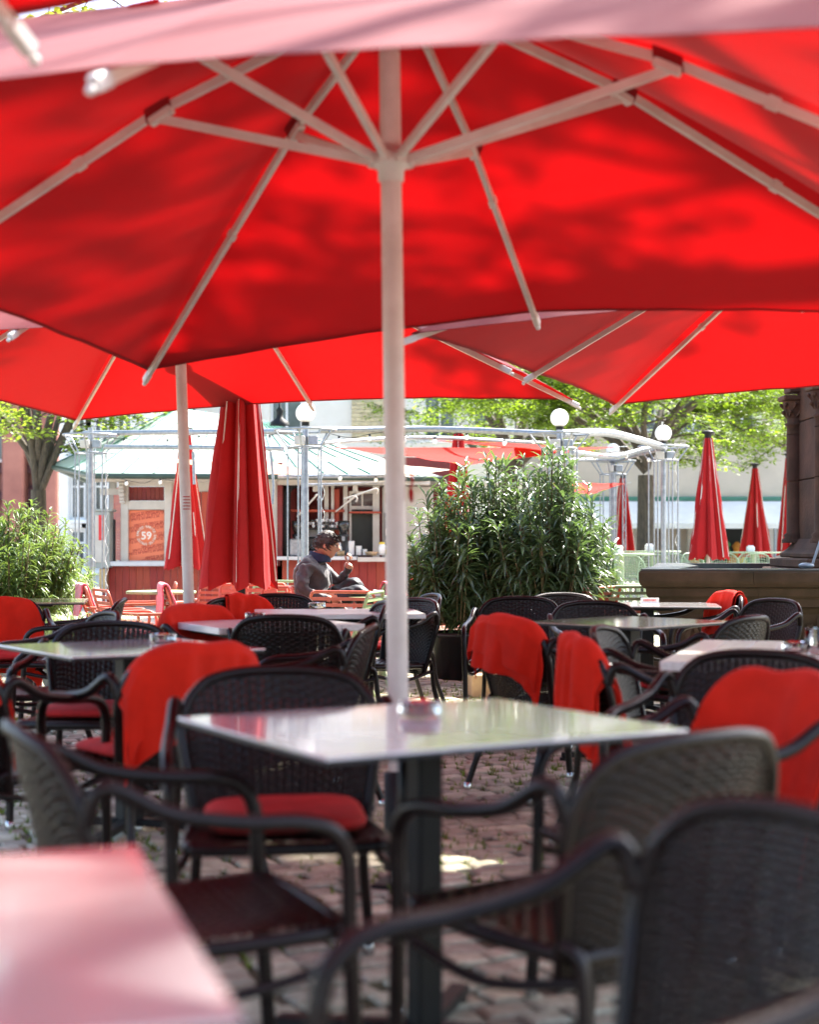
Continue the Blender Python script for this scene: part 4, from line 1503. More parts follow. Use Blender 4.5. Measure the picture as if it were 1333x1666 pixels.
# ------------------------------------------------------------------ pergola of galvanised pipes
def pergola_column(px_, d, ring_w, top_py, low_py, lamp_py, lamp_r, label, rods=6, seed=1):
    x, g = X(px_, d), gz(d)
    root = thing('pergola_column', label, 'column', (x, d, g), 0, 'galvanised pergola columns with globe lamps')
    zt, zl = Z(top_py, d) - g, Z(low_py, d) - g
    r = ring_w * d / F / 2
    rl = r * .58
    obj('pole', MB().tube([(0, 0, 0), (0, 0, zt + .10)], .036, 12), M['steel'], root)
    def ring(rad, z, tr): return MB().tube([(rad * math.cos(2 * PI * k / 24), rad * math.sin(2 * PI * k / 24), z) for k in range(25)], tr, 6, cap=False)
    obj('upper_ring', ring(r, zt, .013), M['steel'], root)
    obj('lower_ring', ring(rl, zl, .011), M['steel'], root)
    for k in range(rods):
        a = 2 * PI * (k + .3 + seed * .17) / rods
        ca, sa = math.cos(a), math.sin(a)
        obj('rod', MB().tube([(rl * ca, rl * sa, .0), (rl * ca, rl * sa, zl)], .0105, 6), M['steel'], root)
        obj('brace', MB().tube([(rl * ca, rl * sa, zl), (r * ca, r * sa, zt)], .0105, 6), M['steel'], root)
    obj('junction_box', MB().box((-.06, -.07, zt - .12), (.12, .08, .11), bev=.01), M['kiosk_grey'], root)
    obj('junction_box', MB().box((.09, -.05, zt - .12), (.12, .08, .11), bev=.01), M['steel'], root)
    if lamp_py:
        zc = Z(lamp_py, d) - g
        lr = lamp_r * d / F
        obj('lamp_neck', MB().lathe([(.045, zt + .05), (.045, zt + .10), (lr * .62, zc - lr * .80), (lr * .55, zc - lr * .78)], (0, 0, 0), 14), M['dark_metal'], root)
        obj('lamp_globe', MB().sphere((0, 0, zc), lr, 24, 14), M['globe'], root)
    # string of small lights twisted down one rod
    bl = MB()
    rng = random.Random(seed)
    pts = []
    for k in range(60):
        z = zl * (1 - k / 60)
        a = k * .9
        pts.append((rl * math.cos(.3) + .02 * math.cos(a), rl * math.sin(.3) + .02 * math.sin(a), z))
    bl.tube(pts, .003, 3, cap=False)
    for k in range(0, 60, 4): bl.sphere(pts[k], .008, 5, 4)
    obj('light_string', bl, M['porcelain'], root)
    return root
pergola_column(147, 20, 88, 708, 737, None, 0, 'pergola column at the left end, between the left bush and the poster', seed=1)
pergola_column(497, 17.2, 100, 700, 728, 672, 16, 'pergola column with a globe lamp behind the seated man', rods=5, seed=2)
pergola_column(911, 17.5, 98, 706, 730, 680, 15, 'pergola column with a globe lamp rising out of the big bush', seed=3)
pergola_column(1080, 21, 82, 727, 749, 705, 13.5, 'pergola column with a globe lamp at the right end, clear of the bush', seed=4)
pergola_column(998, 24, 74, 750, 772, 732, 11, 'pergola column with a globe lamp in the middle distance behind the tall tables', seed=5)


def pipe(pts, r, label, m='steel'):
    P = spline(pts, .15)
    one('pergola_pipe', MB().tube(P, r, 8), M[m], label, 'pipe', P[0], 'overhead pipes of the pergola')
def pp(px_, py_, d): return (X(px_, d), d, Z(py_, d))
pipe([pp(136, 705, 20.3), pp(300, 703, 19.4), pp(480, 702, 17.6)], .036, 'upper pergola pipe from the left column to the column behind the man')
pipe([pp(170, 727, 19.6), pp(330, 728, 19.0), pp(460, 730, 18)], .030, 'lower pergola pipe from the left column towards the man')
pipe([pp(520, 700, 17.4), pp(700, 698, 18.0), pp(910, 706, 17.6)], .036, 'upper pergola pipe between the two nearer globe lamps')
pipe([pp(470, 728, 17.2), pp(560, 718, 18.4), pp(700, 712, 19.5), pp(900, 722, 20.5)], .024, 'thin second pergola pipe just under the upper one')
pipe([pp(915, 706, 17.6), pp(985, 704, 18.6), pp(1040, 716, 19.8), pp(1082, 728, 21)], .050, 'thick bright curved pipe between the two right globe lamps')
pipe([pp(930, 736, 18), pp(1000, 742, 20), pp(1075, 724, 21.4)], .036, 'curved pipe dipping below the bright one at the right')
pipe([pp(880, 752, 22), pp(955, 748, 23.5), pp(1000, 750, 24)], .030, 'pipe running back to the farther globe lamp')
pipe([pp(1000, 752, 24), pp(1045, 738, 22), pp(1080, 730, 21)], .028, 'short pipe joining the farther globe lamp column to the right end column')
pipe([pp(452, 776, 21.5), pp(560, 775, 21.5), pp(660, 774, 21.5)], .026, 'straight rail above the bar opening of the kiosk')
pipe([pp(500, 789, 21.0), pp(580, 787, 21.0), pp(655, 782, 21.0)], .020, 'second thin rail above the bar opening')
pipe([pp(440, 735, 17.4), pp(445, 790, 17.4), pp(443, 820, 17.4)], .016, 'short hanging pipe beside the big folded parasol')
pipe([pp(314, 735, 19.3), pp(315, 760, 19.3), pp(316, 788, 19.3)][0:3], .02, 'short hanging pipe end beside the left pole')


def cable(pts, label, bulbs=0, seed=1, r=.005):
    P = spline(pts, .06)
    root = thing('light_cable', label, 'cable', P[0], 0, 'cables with bulbs along the pergola')
    obj('wire', MB().tube(P, r, 4), M['black'], root, world=True)
    for k in range(bulbs):
        p = P[int((k + .5) / bulbs * (len(P) - 1))]
        b = MB().sphere(p - V(0, 0, .055), .026, 10, 8, (1, 1, 1.2))
        bo = obj('bulb', b, M['globe'], root, world=True)
        obj('socket', MB().tube([p, p - V(0, 0, .03)], .013, 8), M['black'], bo).data.transform(Matrix.Translation(-rootloc(bo)))
cable([pp(525, 702, 17.5), pp(570, 712, 17.6), pp(620, 704, 17.8), pp(690, 712, 18), pp(760, 704, 18), pp(830, 714, 17.9), pp(900, 706, 17.6)], 'sagging cable with small bulbs under the upper pipe left of the bush lamp', 7)
cable([pp(930, 728, 18.4), pp(975, 738, 19.4), pp(1010, 734, 20.2), pp(1050, 742, 20.8), pp(1085, 734, 21)], 'cable with pale bulbs at the right pergola columns', 5)
cable([pp(185, 775, 23.0), pp(205, 781, 23.0), pp(235, 786, 23.0), pp(254, 779, 23.0), pp(290, 783, 23.0)], 'dark sagging cable with a bulb under the kiosk eave above the poster', 2)
cable([pp(460, 772, 20.8), pp(500, 776, 20.8), pp(540, 771, 20.8), pp(590, 776, 20.8), pp(650, 770, 20.8)], 'cable draped along the rail above the bar', 3)
cable([pp(170, 712, 19.9), pp(260, 716, 19.4), pp(310, 708, 19), pp(380, 714, 18.4), pp(470, 704, 17.6)], 'cable with bulbs along the left pergola pipe', 5)


def sail(pts, m, label, sag=.12):
    pts = [Vector(p) for p in pts]
    mb = MB()
    N = 14
    A, B, C = pts
    vs, idx = [], {}
    for i in range(N + 1):
        for j in range(N + 1 - i):
            a, b = i / N, j / N
            c = 1 - a - b
            p = A * a + B * b + C * c
            edge = 27 * a * b * c
            # edges scooped inwards
            ctr = (A + B + C) / 3
            sc2 = 4 * max(a * b, b * c, a * c) * (1 - min(1, edge))
            p = p.lerp(ctr, .10 * sc2)
            p.z -= sag * edge * .5 - .02 * noise.noise(Vector((a * 5, b * 5, A.x)))
            idx[(i, j)] = len(vs)
            vs.append(p)
    fs = []
    for i in range(N):
        for j in range(N - i):
            fs.append((idx[(i, j)], idx[(i + 1, j)], idx[(i, j + 1)]))
            if j < N - i - 1: fs.append((idx[(i + 1, j)], idx[(i + 1, j + 1)], idx[(i, j + 1)]))
    mb.add(vs, fs, True)
    c = (A + B + C) / 3
    root = thing('shade_sail', label, 'shade sail', c, 0, 'triangular shade sails hung in the pergola')
    obj('sail_cloth', mb, M[m], root, world=True)
    for p in pts:
        q = p + (p - c).normalized() * .35
        obj('tie_rope', MB().tube([p, q], .006, 5), M['steel'], root, world=True)
sail([pp(527, 728, 17.6), pp(1005, 727, 23.5), pp(760, 757, 19.2)], 'sail_red', 'long red shade sail crossing behind the pole and above the bush')
sail([pp(700, 716, 23), pp(930, 722, 22), pp(990, 742, 19)], 'sail_red', 'second red shade sail above the bush, partly behind the first', .08)
sail([pp(1020, 786, 24), pp(870, 784, 19.5), pp(958, 806, 20.2)], 'sail_red', 'small red shade sail at the right side of the bush')
sail([pp(470, 738, 19), pp(668, 776, 18.2), pp(735, 764, 24)], 'sail_beige', 'cream shade sail above the bar, left of the pole')
sail([pp(190, 738, 20.2), pp(400, 756, 19.3), pp(475, 768, 22.5)], 'sail_pink', 'faded peach shade sail in front of the kiosk roof')
sail([pp(430, 748, 22), pp(520, 770, 20), pp(425, 772, 19)], 'sail_pink', 'small faded sail corner right of the big folded parasol')


# ------------------------------------------------------------------ kiosk
KY = 24.0
kiosk = thing('kiosk', 'red and grey wooden kiosk with a pale green roof and a bar counter', 'kiosk', (X(400, KY + 2), KY + 2, .17))
def K(name, mb, m, parent=None, **k): return obj(name, mb, M[m], parent or kiosk, world=True, **k)
def kx(px_, d=KY): return X(px_, d)
def kz(py_, d=KY): return Z(py_, d)
def kbox(p0, p1, q0, q1, d, dep): return MB().box(((kx(p0, d) + kx(p1, d)) / 2, d + dep / 2, (kz(q0, d) + kz(q1, d)) / 2), (abs(kx(p1, d) - kx(p0, d)), dep, abs(kz(q0, d) - kz(q1, d))), bev=.004)
# plank skirt
wx = kx(165)
while wx < kx(452):
    K('plank', MB().box((wx + .055, KY + .015, (kz(920) + .17) / 2), (.106, .03, kz(920) - .17), bev=.004), 'kiosk_red')
    wx += .11
wx = kx(455)
while wx < kx(700):
    K('plank', MB().box((wx + .07, KY + .015, (kz(911) + .17) / 2), (.136, .03, kz(911) - .17), bev=.004), 'kiosk_red')
    wx += .14
K('sill', MB().box(((kx(165) + kx(452)) / 2, KY - .05, kz(917)), (kx(452) - kx(165), .30, .075), bev=.008), 'sill')
K('counter_top', MB().box(((kx(452) + kx(582)) / 2, KY - .02, kz(908)), (kx(582) - kx(452), .55, .055), bev=.006), 'sill')
K('counter_top', MB().box(((kx(583) + kx(705)) / 2, KY - .05, kz(910)), (kx(705) - kx(583), .55, .070), bev=.006), 'kiosk_grey')
# poster bay
K('post', kbox(196, 208, 778, 914, KY, .14), 'kiosk_grey')
K('post', kbox(267, 279, 778, 914, KY, .14), 'kiosk_grey')
K('rail', kbox(208, 267, 778, 791, KY + .004, .12), 'kiosk_grey')
K('rail', kbox(208, 267, 815, 829, KY + .004, .12), 'kiosk_grey')
K('rail', kbox(208, 267, 912, 915, KY + .004, .10), 'kiosk_grey')
for k in range(8):
    p0 = 209 + k * 7.2
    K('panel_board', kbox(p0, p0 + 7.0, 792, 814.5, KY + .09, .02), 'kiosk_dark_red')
K('bay_backing', kbox(208, 267, 829, 912, KY + .10, .03), 'kiosk_grey')
# corbel
cb = MB()
for k, (w, y0, y1) in enumerate(((.15, 785, 790), (.17, 790, 796), (.15, 796, 802), (.13, 802, 809), (.10, 809, 814), (.08, 814, 819))):
    cb.box((kx(200), KY - w / 2 - .01 - .0, (kz(y0) + kz(y1)) / 2), (.085, w + .02, kz(y0) - kz(y1) - .004), bev=.01)
K('corbel', cb, 'kiosk_grey')
# receding left side with horizontal siding
for k in range(26):
    z0 = kz(912) + k * .048
    sdm = MB().bar((kx(196), KY + .12, z0 + .02), (kx(196) - .42, KY + 1.6, z0 + .02), .016, .046, up=(0, 0, 1))
    if z0 < kz(792): K('siding_board', sdm, 'kiosk_red')
K('side_post', MB().box((kx(196) - .45, KY + 1.7, 1.25), (.10, .14, 2.1), bev=.006), 'kiosk_grey')
K('side_rail', kbox(162, 196, 795, 805, KY + .2, .10), 'kiosk_grey')
K('painted_side_gap', kbox(177, 187, 845, 913, KY + .05, .05), 'black')  # solid black slab painting the darkness of the gap, no real hole
# wall right of the poster bay (behind the parasols)
K('wall_panel', kbox(279, 452, 778, 914, KY + .05, .06), 'kiosk_grey')
for k in range(12):
    K('panel_board', kbox(290 + k * 12.5, 301.5 + k * 12.5, 800, 905, KY + .02, .02), 'kiosk_red')
# entablature and eave
K('frieze_board', MB().box(((kx(150) + kx(452)) / 2, KY - .02, kz(776)), (kx(452) - kx(150), .22, .16), bev=.01), 'kiosk_grey')
K('frieze_board', MB().box(((kx(452) + kx(700)) / 2, KY + .02, kz(783)), (kx(700) - kx(452), .20, .12), bev=.01), 'kiosk_grey')
# roof: eave points, ridge
e0, e1, e2, e3 = pp(84, 757, 27.0), pp(148, 771, 23.3), pp(452, 772, 23.3), pp(720, 776, 24.0)
r0, r1 = Vector(pp(290, 664, 28)), Vector(pp(425, 684, 28))
e4 = V(kx(84, 27) - .2, 31, 2.45)
for A_, B_, C_, D_, n in ((e0, e1, r0, r0, 2), (e1, e2, r1, r0, 6), (e2, e3, r1, r1, 7), (e4, e0, r0, r0, 3)):
    A_, B_, C_, D_ = [Vector(q) for q in (A_, B_, C_, D_)]
    for k in range(n):
        t0, t1 = k / n, (k + 1) / n
        a, b = A_.lerp(B_, t0), A_.lerp(B_, t1)
        c, d = D_.lerp(C_, t1), D_.lerp(C_, t0)
        nn = (b - a).cross(d - a).normalized() * .02
        K('roof_sheet', MB().add([a, b, c, d, a - nn, b - nn, c - nn, d - nn], [(0, 1, 2, 3), (7, 6, 5, 4), (0, 4, 5, 1)]), 'roof_mint')
        K('roof_seam', MB().bar(a + V(0, 0, .01), d + V(0, 0, .01), .018, .025), 'roof_green')
    for t in (.33, .66):
        pass
    K('gutter', MB().tube([A_ - V(0, 0, .03), B_ - V(0, 0, .03)], .045, 8), 'gutter')
# soffit
K('soffit', MB().add([(e1[0], e1[1] + .03, e1[2] - .05), (e2[0], e2[1] + .03, e2[2] - .05), (e2[0], KY + .4, e2[2] - .05), (e1[0] + .2, KY + .4, e1[2] - .05)], [(0, 1, 2, 3)]), 'kiosk_grey')
K('soffit', MB().add([(e2[0] + .01, e2[1] + .03, e2[2] - .055), (e3[0], e3[1] + .03, e3[2] - .055), (e3[0], KY + 3, e3[2] - .055), (e2[0] + .01, KY + 3, e2[2] - .055)], [(0, 1, 2, 3)]), 'kiosk_grey')
# lantern finial on the roof
K('finial', MB().lathe([(.16, 0), (.15, .05), (.06, .12), (.05, .2), (.07, .24), (.02, .3), (.012, .55), (0, .56)], pp(455, 692, 24.5), 12), 'dark_metal')
# bar interior
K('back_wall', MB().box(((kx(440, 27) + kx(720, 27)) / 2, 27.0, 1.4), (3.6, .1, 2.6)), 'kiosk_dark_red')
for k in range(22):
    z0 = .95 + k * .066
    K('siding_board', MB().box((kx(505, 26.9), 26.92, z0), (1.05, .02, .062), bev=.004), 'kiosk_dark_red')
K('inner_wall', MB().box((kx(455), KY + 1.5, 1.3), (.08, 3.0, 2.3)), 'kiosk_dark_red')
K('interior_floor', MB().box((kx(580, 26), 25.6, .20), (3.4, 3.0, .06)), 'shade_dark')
for px_, w in ((456, 9), (531, 7), (541, 5), (562, 7), (612, 11), (628, 5)):
    K('post', kbox(px_ - w / 2, px_ + w / 2, 790, 908, KY + .55, .10), 'kiosk_grey')
K('red_panel', kbox(544, 552, 796, 905, KY + .6, .04), 'kiosk_red')
K('red_shelf', kbox(468, 560, 829, 833, KY + .45, .22), 'kiosk_red')
K('red_shelf', kbox(568, 620, 832, 835, KY + .40, .22), 'kiosk_red')
wn = K('window_frame', kbox(568, 611, 799, 803, KY + .6, .06), 'kiosk_grey')
for a in ((568, 572, 803, 905), (588, 591, 803, 824), (607, 611, 803, 905), (572, 607, 823, 829)):
    K('window_frame', kbox(*a, KY + .602, .06), 'kiosk_grey')
K('window_pane', kbox(572, 588, 803, 823, KY + .63, .01), 'pane_dark')
K('window_pane', kbox(591, 607, 803, 823, KY + .63, .01), 'pane_dark')
K('painted_dark_opening', kbox(572, 607, 829, 903, KY + .63, .02), 'shade_dark')  # solid dark sheet, the bar's interior shade put into its colour
K('side_panel', kbox(622, 705, 792, 908, KY + .62, .06), 'kiosk_grey')
K('small_red_panel', kbox(627, 637, 802, 820, KY + .55, .02), 'kiosk_dark_red')
for px_ in (513, 578):
    K('bracket', kbox(px_ - 4, px_ + 4, 786, 800, KY + .1, .08), 'kiosk_grey')
# awning arms
for k, (a, b) in enumerate((((484, 840), (516, 805)), ((547, 832), (578, 808)), ((560, 812), (612, 795)))):
    am = MB().tube([pp(a[0], a[1], 23.4), pp(b[0], b[1], 22.4)], .014, 6)
    hk = [pp(b[0] + 3 * math.cos(t) * 1.1, b[1] + 4 - 4 * math.sin(t) * 1.1, 22.4) for t in (2.6, 1.8, 1.0, .2, -.6, -1.4)]
    am.tube(hk, .012, 6)
    K('awning_arm', am, 'kiosk_grey')
# items at and on the kiosk
def poster():
    d = KY + .085
    x0, x1, z0, z1 = kx(209), kx(267), kz(914) + .03, kz(830)
    x0, x1 = X(209, d), X(267, d)
    z1, z0 = Z(830, d), Z(912, d)
    cx_, cz_ = (x0 + x1) / 2, (z0 + z1) / 2
    root = thing('poster', 'orange drinks poster with rows of red lettering and a round emblem on the kiosk', 'poster', (cx_, d, cz_))
    w, h = x1 - x0, z1 - z0
    obj('poster_sheet', MB().box((0, 0, 0), (w, .012, h)), M['poster'], root)
    row = 'SPRITZ 59 SPRITZ 59 SPRITZ 59'
    sz = h / 16.5 * 1.05
    me0 = text_mesh(row, sz, True)
    bm = bmesh.new()
    N = 14
    for k in range(N + 3):
        m2 = me0.copy()
        zc = h / 2 - (k - .5) * h / N
        m2.transform(Matrix.Translation(((-.35, .12, -.17)[k % 3] * w + .02 * k, 0, zc)) @ Matrix.Rotation(R(-8), 4, 'Y') @ Matrix.Rotation(R(90), 4, 'X'))
        bm.from_mesh(m2)
        bpy.data.meshes.remove(m2)
    for n_, c_ in (((1, 0, 0), (w / 2 - .004, 0, 0)), ((-1, 0, 0), (-w / 2 + .004, 0, 0)), ((0, 0, 1), (0, 0, h / 2 - .004)), ((0, 0, -1), (0, 0, -h / 2 + .004))):
        bmesh.ops.bisect_plane(bm, geom=bm.verts[:] + bm.edges[:] + bm.faces[:], plane_co=c_, plane_no=n_, clear_outer=True)
    # clear the round field
    Rr = w * .30
    dl = [f for f in bm.faces if (f.calc_center_median().x ** 2 + (f.calc_center_median().z - .0) ** 2) < Rr ** 2]
    bmesh.ops.delete(bm, geom=dl, context='FACES')
    me = bpy.data.meshes.new('lettering')
    bm.to_mesh(me); bm.free()
    me.transform(Matrix.Translation((0, -.0075, 0)))
    obj('lettering', me, M['poster_ink'], root)
    disc = MB().lathe([(0, 0), (Rr * .98, 0), (Rr * .98, .002), (0, .002)], (0, 0, 0), 36)
    dm = disc.mesh('emblem_field'); dm.transform(Matrix.Translation((0, -.0075, 0)) @ Matrix.Rotation(R(90), 4, 'X'))
    eo = obj('emblem_field', dm, M['poster'], root)
    t59 = text_mesh('59', Rr * 1.0, True)
    t59.transform(Matrix.Translation((0, -.012, -.01)) @ Matrix.Rotation(R(90), 4, 'X'))
    obj('number', t59, M['white_ink'], eo)
    rb = bmesh.new()
    word = 'SPRITZ·SPRITZ·SPRITZ·SPRITZ·'
    for k, ch in enumerate(word):
        a = PI / 2 - 2 * PI * k / len(word)
        mm = text_mesh(ch, Rr * .30, True)
        mm.transform(Matrix.Translation((Rr * .80 * math.cos(a), -.012, Rr * .80 * math.sin(a))) @ Matrix.Rotation(-(a - PI / 2), 4, 'Y') @ Matrix.Rotation(R(90), 4, 'X'))
        rb.from_mesh(mm); bpy.data.meshes.remove(mm)
    me = bpy.data.meshes.new('ring_lettering'); rb.to_mesh(me); rb.free()
    obj('ring_lettering', me, M['white_ink'], eo)
    for sx in (-1, 1):
        for sz_ in (-1, 1):
            obj('pin', MB().sphere((sx * (w / 2 - .015), -.007, sz_ * (h / 2 - .015)), .006, 6, 4), M['steel'], root)
poster()


def chalk():
    d = KY + .50
    x0, x1, z1, z0 = X(625, d), X(652, d), Z(834, d), Z(887, d)
    root = thing('chalkboard_sign', 'black board sign with white drawing beside the pole at the kiosk', 'sign', ((x0 + x1) / 2, d, z0))
    w, h = x1 - x0, z1 - z0
    obj('board', MB().box((0, 0, h / 2), (w, .02, h), bev=.003), M['chalkboard'], root)
    for t, zz, s, xx in (('DE', h * .40, .15, -.02), ('&', h * .66, .11, .0)):
        me = text_mesh(t, s, True)
        me.transform(Matrix.Translation((xx, -.0125, zz)) @ Matrix.Rotation(R(90), 4, 'X'))
        obj('lettering', me, M['white_ink'], root)
    ry = MB()
    for k in range(9):
        a = PI * (.15 + k * .0875)
        for s in (1, -1):
            c0, c1 = (.10, .16)
            zz = h * .72 if s > 0 else h * .24
            ry.bar((c0 * math.cos(a) * .9, -.0125, zz + s * c0 * math.sin(a) * .7), (c1 * math.cos(a) * .8, -.0125, zz + s * c1 * math.sin(a) * .8), .003, .008)
    obj('rays', ry, M['white_ink'], root)
chalk()


def cabinet():
    d = KY - .25
    root = thing('meter_cabinet', 'grey cabinet with a red sign at the left end of the kiosk', 'cabinet', (X(165, d), d, .17))
    w = X(178, d) - X(153, d)
    obj('body', MB().box((0, .18, (Z(832, d) + Z(924, d)) / 2 - .17), (w, .3, Z(832, d) - Z(924, d)), bev=.01), M['blue_boot'], root)
    obj('roof_lip', MB().box((.02, .18, Z(830, d) - .17), (w + .05, .36, .04), bev=.01), M['blue_boot'], root)
    obj('door', MB().box((-.02, .02, (Z(838, d) + Z(915, d)) / 2 - .17), (w * .72, .02, Z(838, d) - Z(915, d)), bev=.004), M['kiosk_grey'], root)
    obj('red_sign', MB().box((-.01, .004, (Z(838, d) + Z(879, d)) / 2 - .17), (.075, .01, Z(838, d) - Z(879, d))), M['sign_red'], root)
    obj('lower_box', MB().box((.02, .10, (Z(925, d) + Z(960, d)) / 2 - .17), (w * .5, .2, .34), bev=.01), M['brass'], root)
cabinet()


def bar_things():
    d = KY + .05
    zc = kz(905) + .0
    ct = Z(908, KY) + .03
    # stove pipe
    pts = spline([pp(482, 786, KY + .35), pp(472, 790, KY + .3), pp(465, 800, KY + .25), pp(464, 830, KY + .25), pp(464, 905, KY + .25)], .1)
    one('flue_pipe', MB().tube(pts, .085, 12), M['dark_metal'], 'dark flue pipe bending up behind the left end of the bar', 'pipe', pts[-1])
    # espresso machine
    r = thing('espresso_machine', 'wide coffee machine behind the man with cups piled on top', 'coffee machine', (kx(525, 24.5), 24.5, ct))
    obj('body', MB().box((0, 0, .20), (.62, .40, .22), bev=.03), M['black'], r)
    obj('base', MB().box((0, -.03, .04), (.60, .44, .08), bev=.015), M['steel'], r)
    obj('top_rack', MB().box((0, 0, .44), (.66, .40, .03), bev=.008), M['black'], r)
    obj('back_panel', MB().box((0, .14, .30), (.58, .06, .26), bev=.01), M['steel'], r)
    for k in range(2):
        g_ = obj('brew_group', MB().lathe([(0, -.05), (.035, -.05), (.04, .03), (0, .03)], (-.15 + k * .3, -.20, .16), 12), M['chrome'], r)
        obj('handle', MB().bar((-.15 + k * .3, -.22, .13), (-.15 + k * .3, -.36, .115), .022, .022, bev=.004), M['black'], r)
    rng = random.Random(2)
    for k in range(34):
        row = k // 12
        x = -.30 + (k % 12) * .052 + rng.uniform(-.01, .01)
        o = MB().lathe([(0, 0), (.018, 0), (.028, .045), (.025, .045), (.018, .006), (0, .006)], (0, 0, 0), 10)
        one('cup', o, M['porcelain'] if rng.random() < .6 else M['glass'], 'cup in the pile on top of the coffee machine', 'cup', (0, 0, 0), 'cups piled on the coffee machine').location = (kx(525, 24.5) + x, 24.36 + (k % 3) * .07, ct + .457 + row * .047)
    def grinder(px_, lab):
        r = thing('coffee_grinder', lab, 'coffee grinder', (kx(px_, 24.2), 24.2, ct), 0, 'coffee grinders behind the bar')
        obj('body', MB().lathe([(.09, 0), (.10, .02), (.075, .06), (.07, .30), (.09, .34), (.06, .36)], (0, 0, 0), 12), M['black'], r)
        obj('hopper', MB().lathe([(.05, .36), (.095, .47), (.10, .56), (.08, .57), (0, .57)], (0, 0, 0), 12), M['pane_dark'], r)
        obj('spout', MB().box((0, -.09, .28), (.05, .08, .08), bev=.01), M['steel'], r)
    grinder(559, 'black coffee grinder right of the coffee machine')
    grinder(484, 'black coffee grinder left of the coffee machine')
    one('water_boiler', MB().box((kx(482), KY + .0, ct + .14), (.20, .2, .28), bev=.02).box((kx(482), KY - .11, ct + .17), (.05, .02, .05)), M['steel'], 'brushed steel box on the bar left of the man', 'boiler', (kx(482), KY, ct))
    # stacks of plates and mugs
    for k, (px_, n, r_, lab) in enumerate(((572, 9, .055, 'tallest stack of white mugs on the bar'), (584, 6, .05, 'middle stack of white mugs on the bar'), (594, 4, .04, 'low stack of white mugs on the bar'))):
        rt = thing('mug_stack', lab, 'mugs', (kx(px_), KY - .05, ct), 0, 'mugs stacked on the bar')
        for j in range(n):
            m_ = MB().lathe([(0, 0), (r_ * .7, 0), (r_, .03), (r_ * .96, .034), (r_ * .6, .006), (0, .006)], (0, 0, j * .026), 12)
            obj('mug', m_, M['porcelain'], rt)
    jb = thing('jug', 'pale jug with a yellow lid near the board sign on the bar', 'jug', (kx(622), KY - .1, ct + .02))
    obj('body', MB().lathe([(0, 0), (.055, 0), (.06, .10), (.05, .17), (0, .17)], (0, 0, 0), 14), M['porcelain'], jb)
    obj('lid', MB().lathe([(.05, .17), (.052, .20), (0, .21)], (0, 0, 0), 14), M['yellow'], jb)
    obj('handle', MB().tube(spline([V(.055, 0, .15), V(.10, 0, .12), V(.055, 0, .05)], .02), .008, 6), M['porcelain'], jb)
    one('yellow_bowl', MB().lathe([(0, 0), (.04, 0), (.09, .08), (.08, .09), (0, .03)], (kx(633), KY - .05, ct + .02), 16), M['yellow'], 'yellow bowl beside the jug on the bar', 'bowl', (kx(633), KY - .05, ct))
    one('napkin_roll', MB().lathe([(0, 0), (.07, 0), (.07, .15), (.02, .15), (.02, .02)], (kx(645), KY - .1, ct + .02), 16), M['porcelain'], 'white paper roll on the bar right beside the pole', 'paper roll', (kx(645), KY, ct))
    one('bread_basket', MB().lathe([(0, 0), (.07, 0), (.11, .06), (.10, .065), (.06, .01)], (kx(605), KY - .1, ct + .01), 14), M['cardboard'], 'shallow tan basket on the bar', 'basket', (kx(605), KY, ct))
    one('bar_tray', MB().box((kx(590), KY - .22, ct + .012), (.30, .16, .02), bev=.006), M['black'], 'black tray on the bar edge', 'tray', (kx(590), KY - .2, ct))
    for k in range(3):
        one('tumbler', MB().lathe([(0, 0), (.022, 0), (.026, .09), (.023, .09), (.02, .01), (0, .01)], (kx(551 + k * 4), KY - .12, ct), 12), M['brass'], 'brass coloured tumbler number %s from the left on the bar beside the man' % ('one', 'two', 'three')[k], 'tumbler', (kx(551 + k * 4), KY - .12, ct), 'brass coloured tumblers on the bar')
    one('bottle', MB().lathe([(0, 0), (.03, 0), (.03, .14), (.012, .18), (.012, .22), (0, .22)], (kx(553), KY + .05, ct), 12), M['porcelain'], 'small pale bottle behind the tumblers', 'bottle', (kx(553), KY, ct))
bar_things()


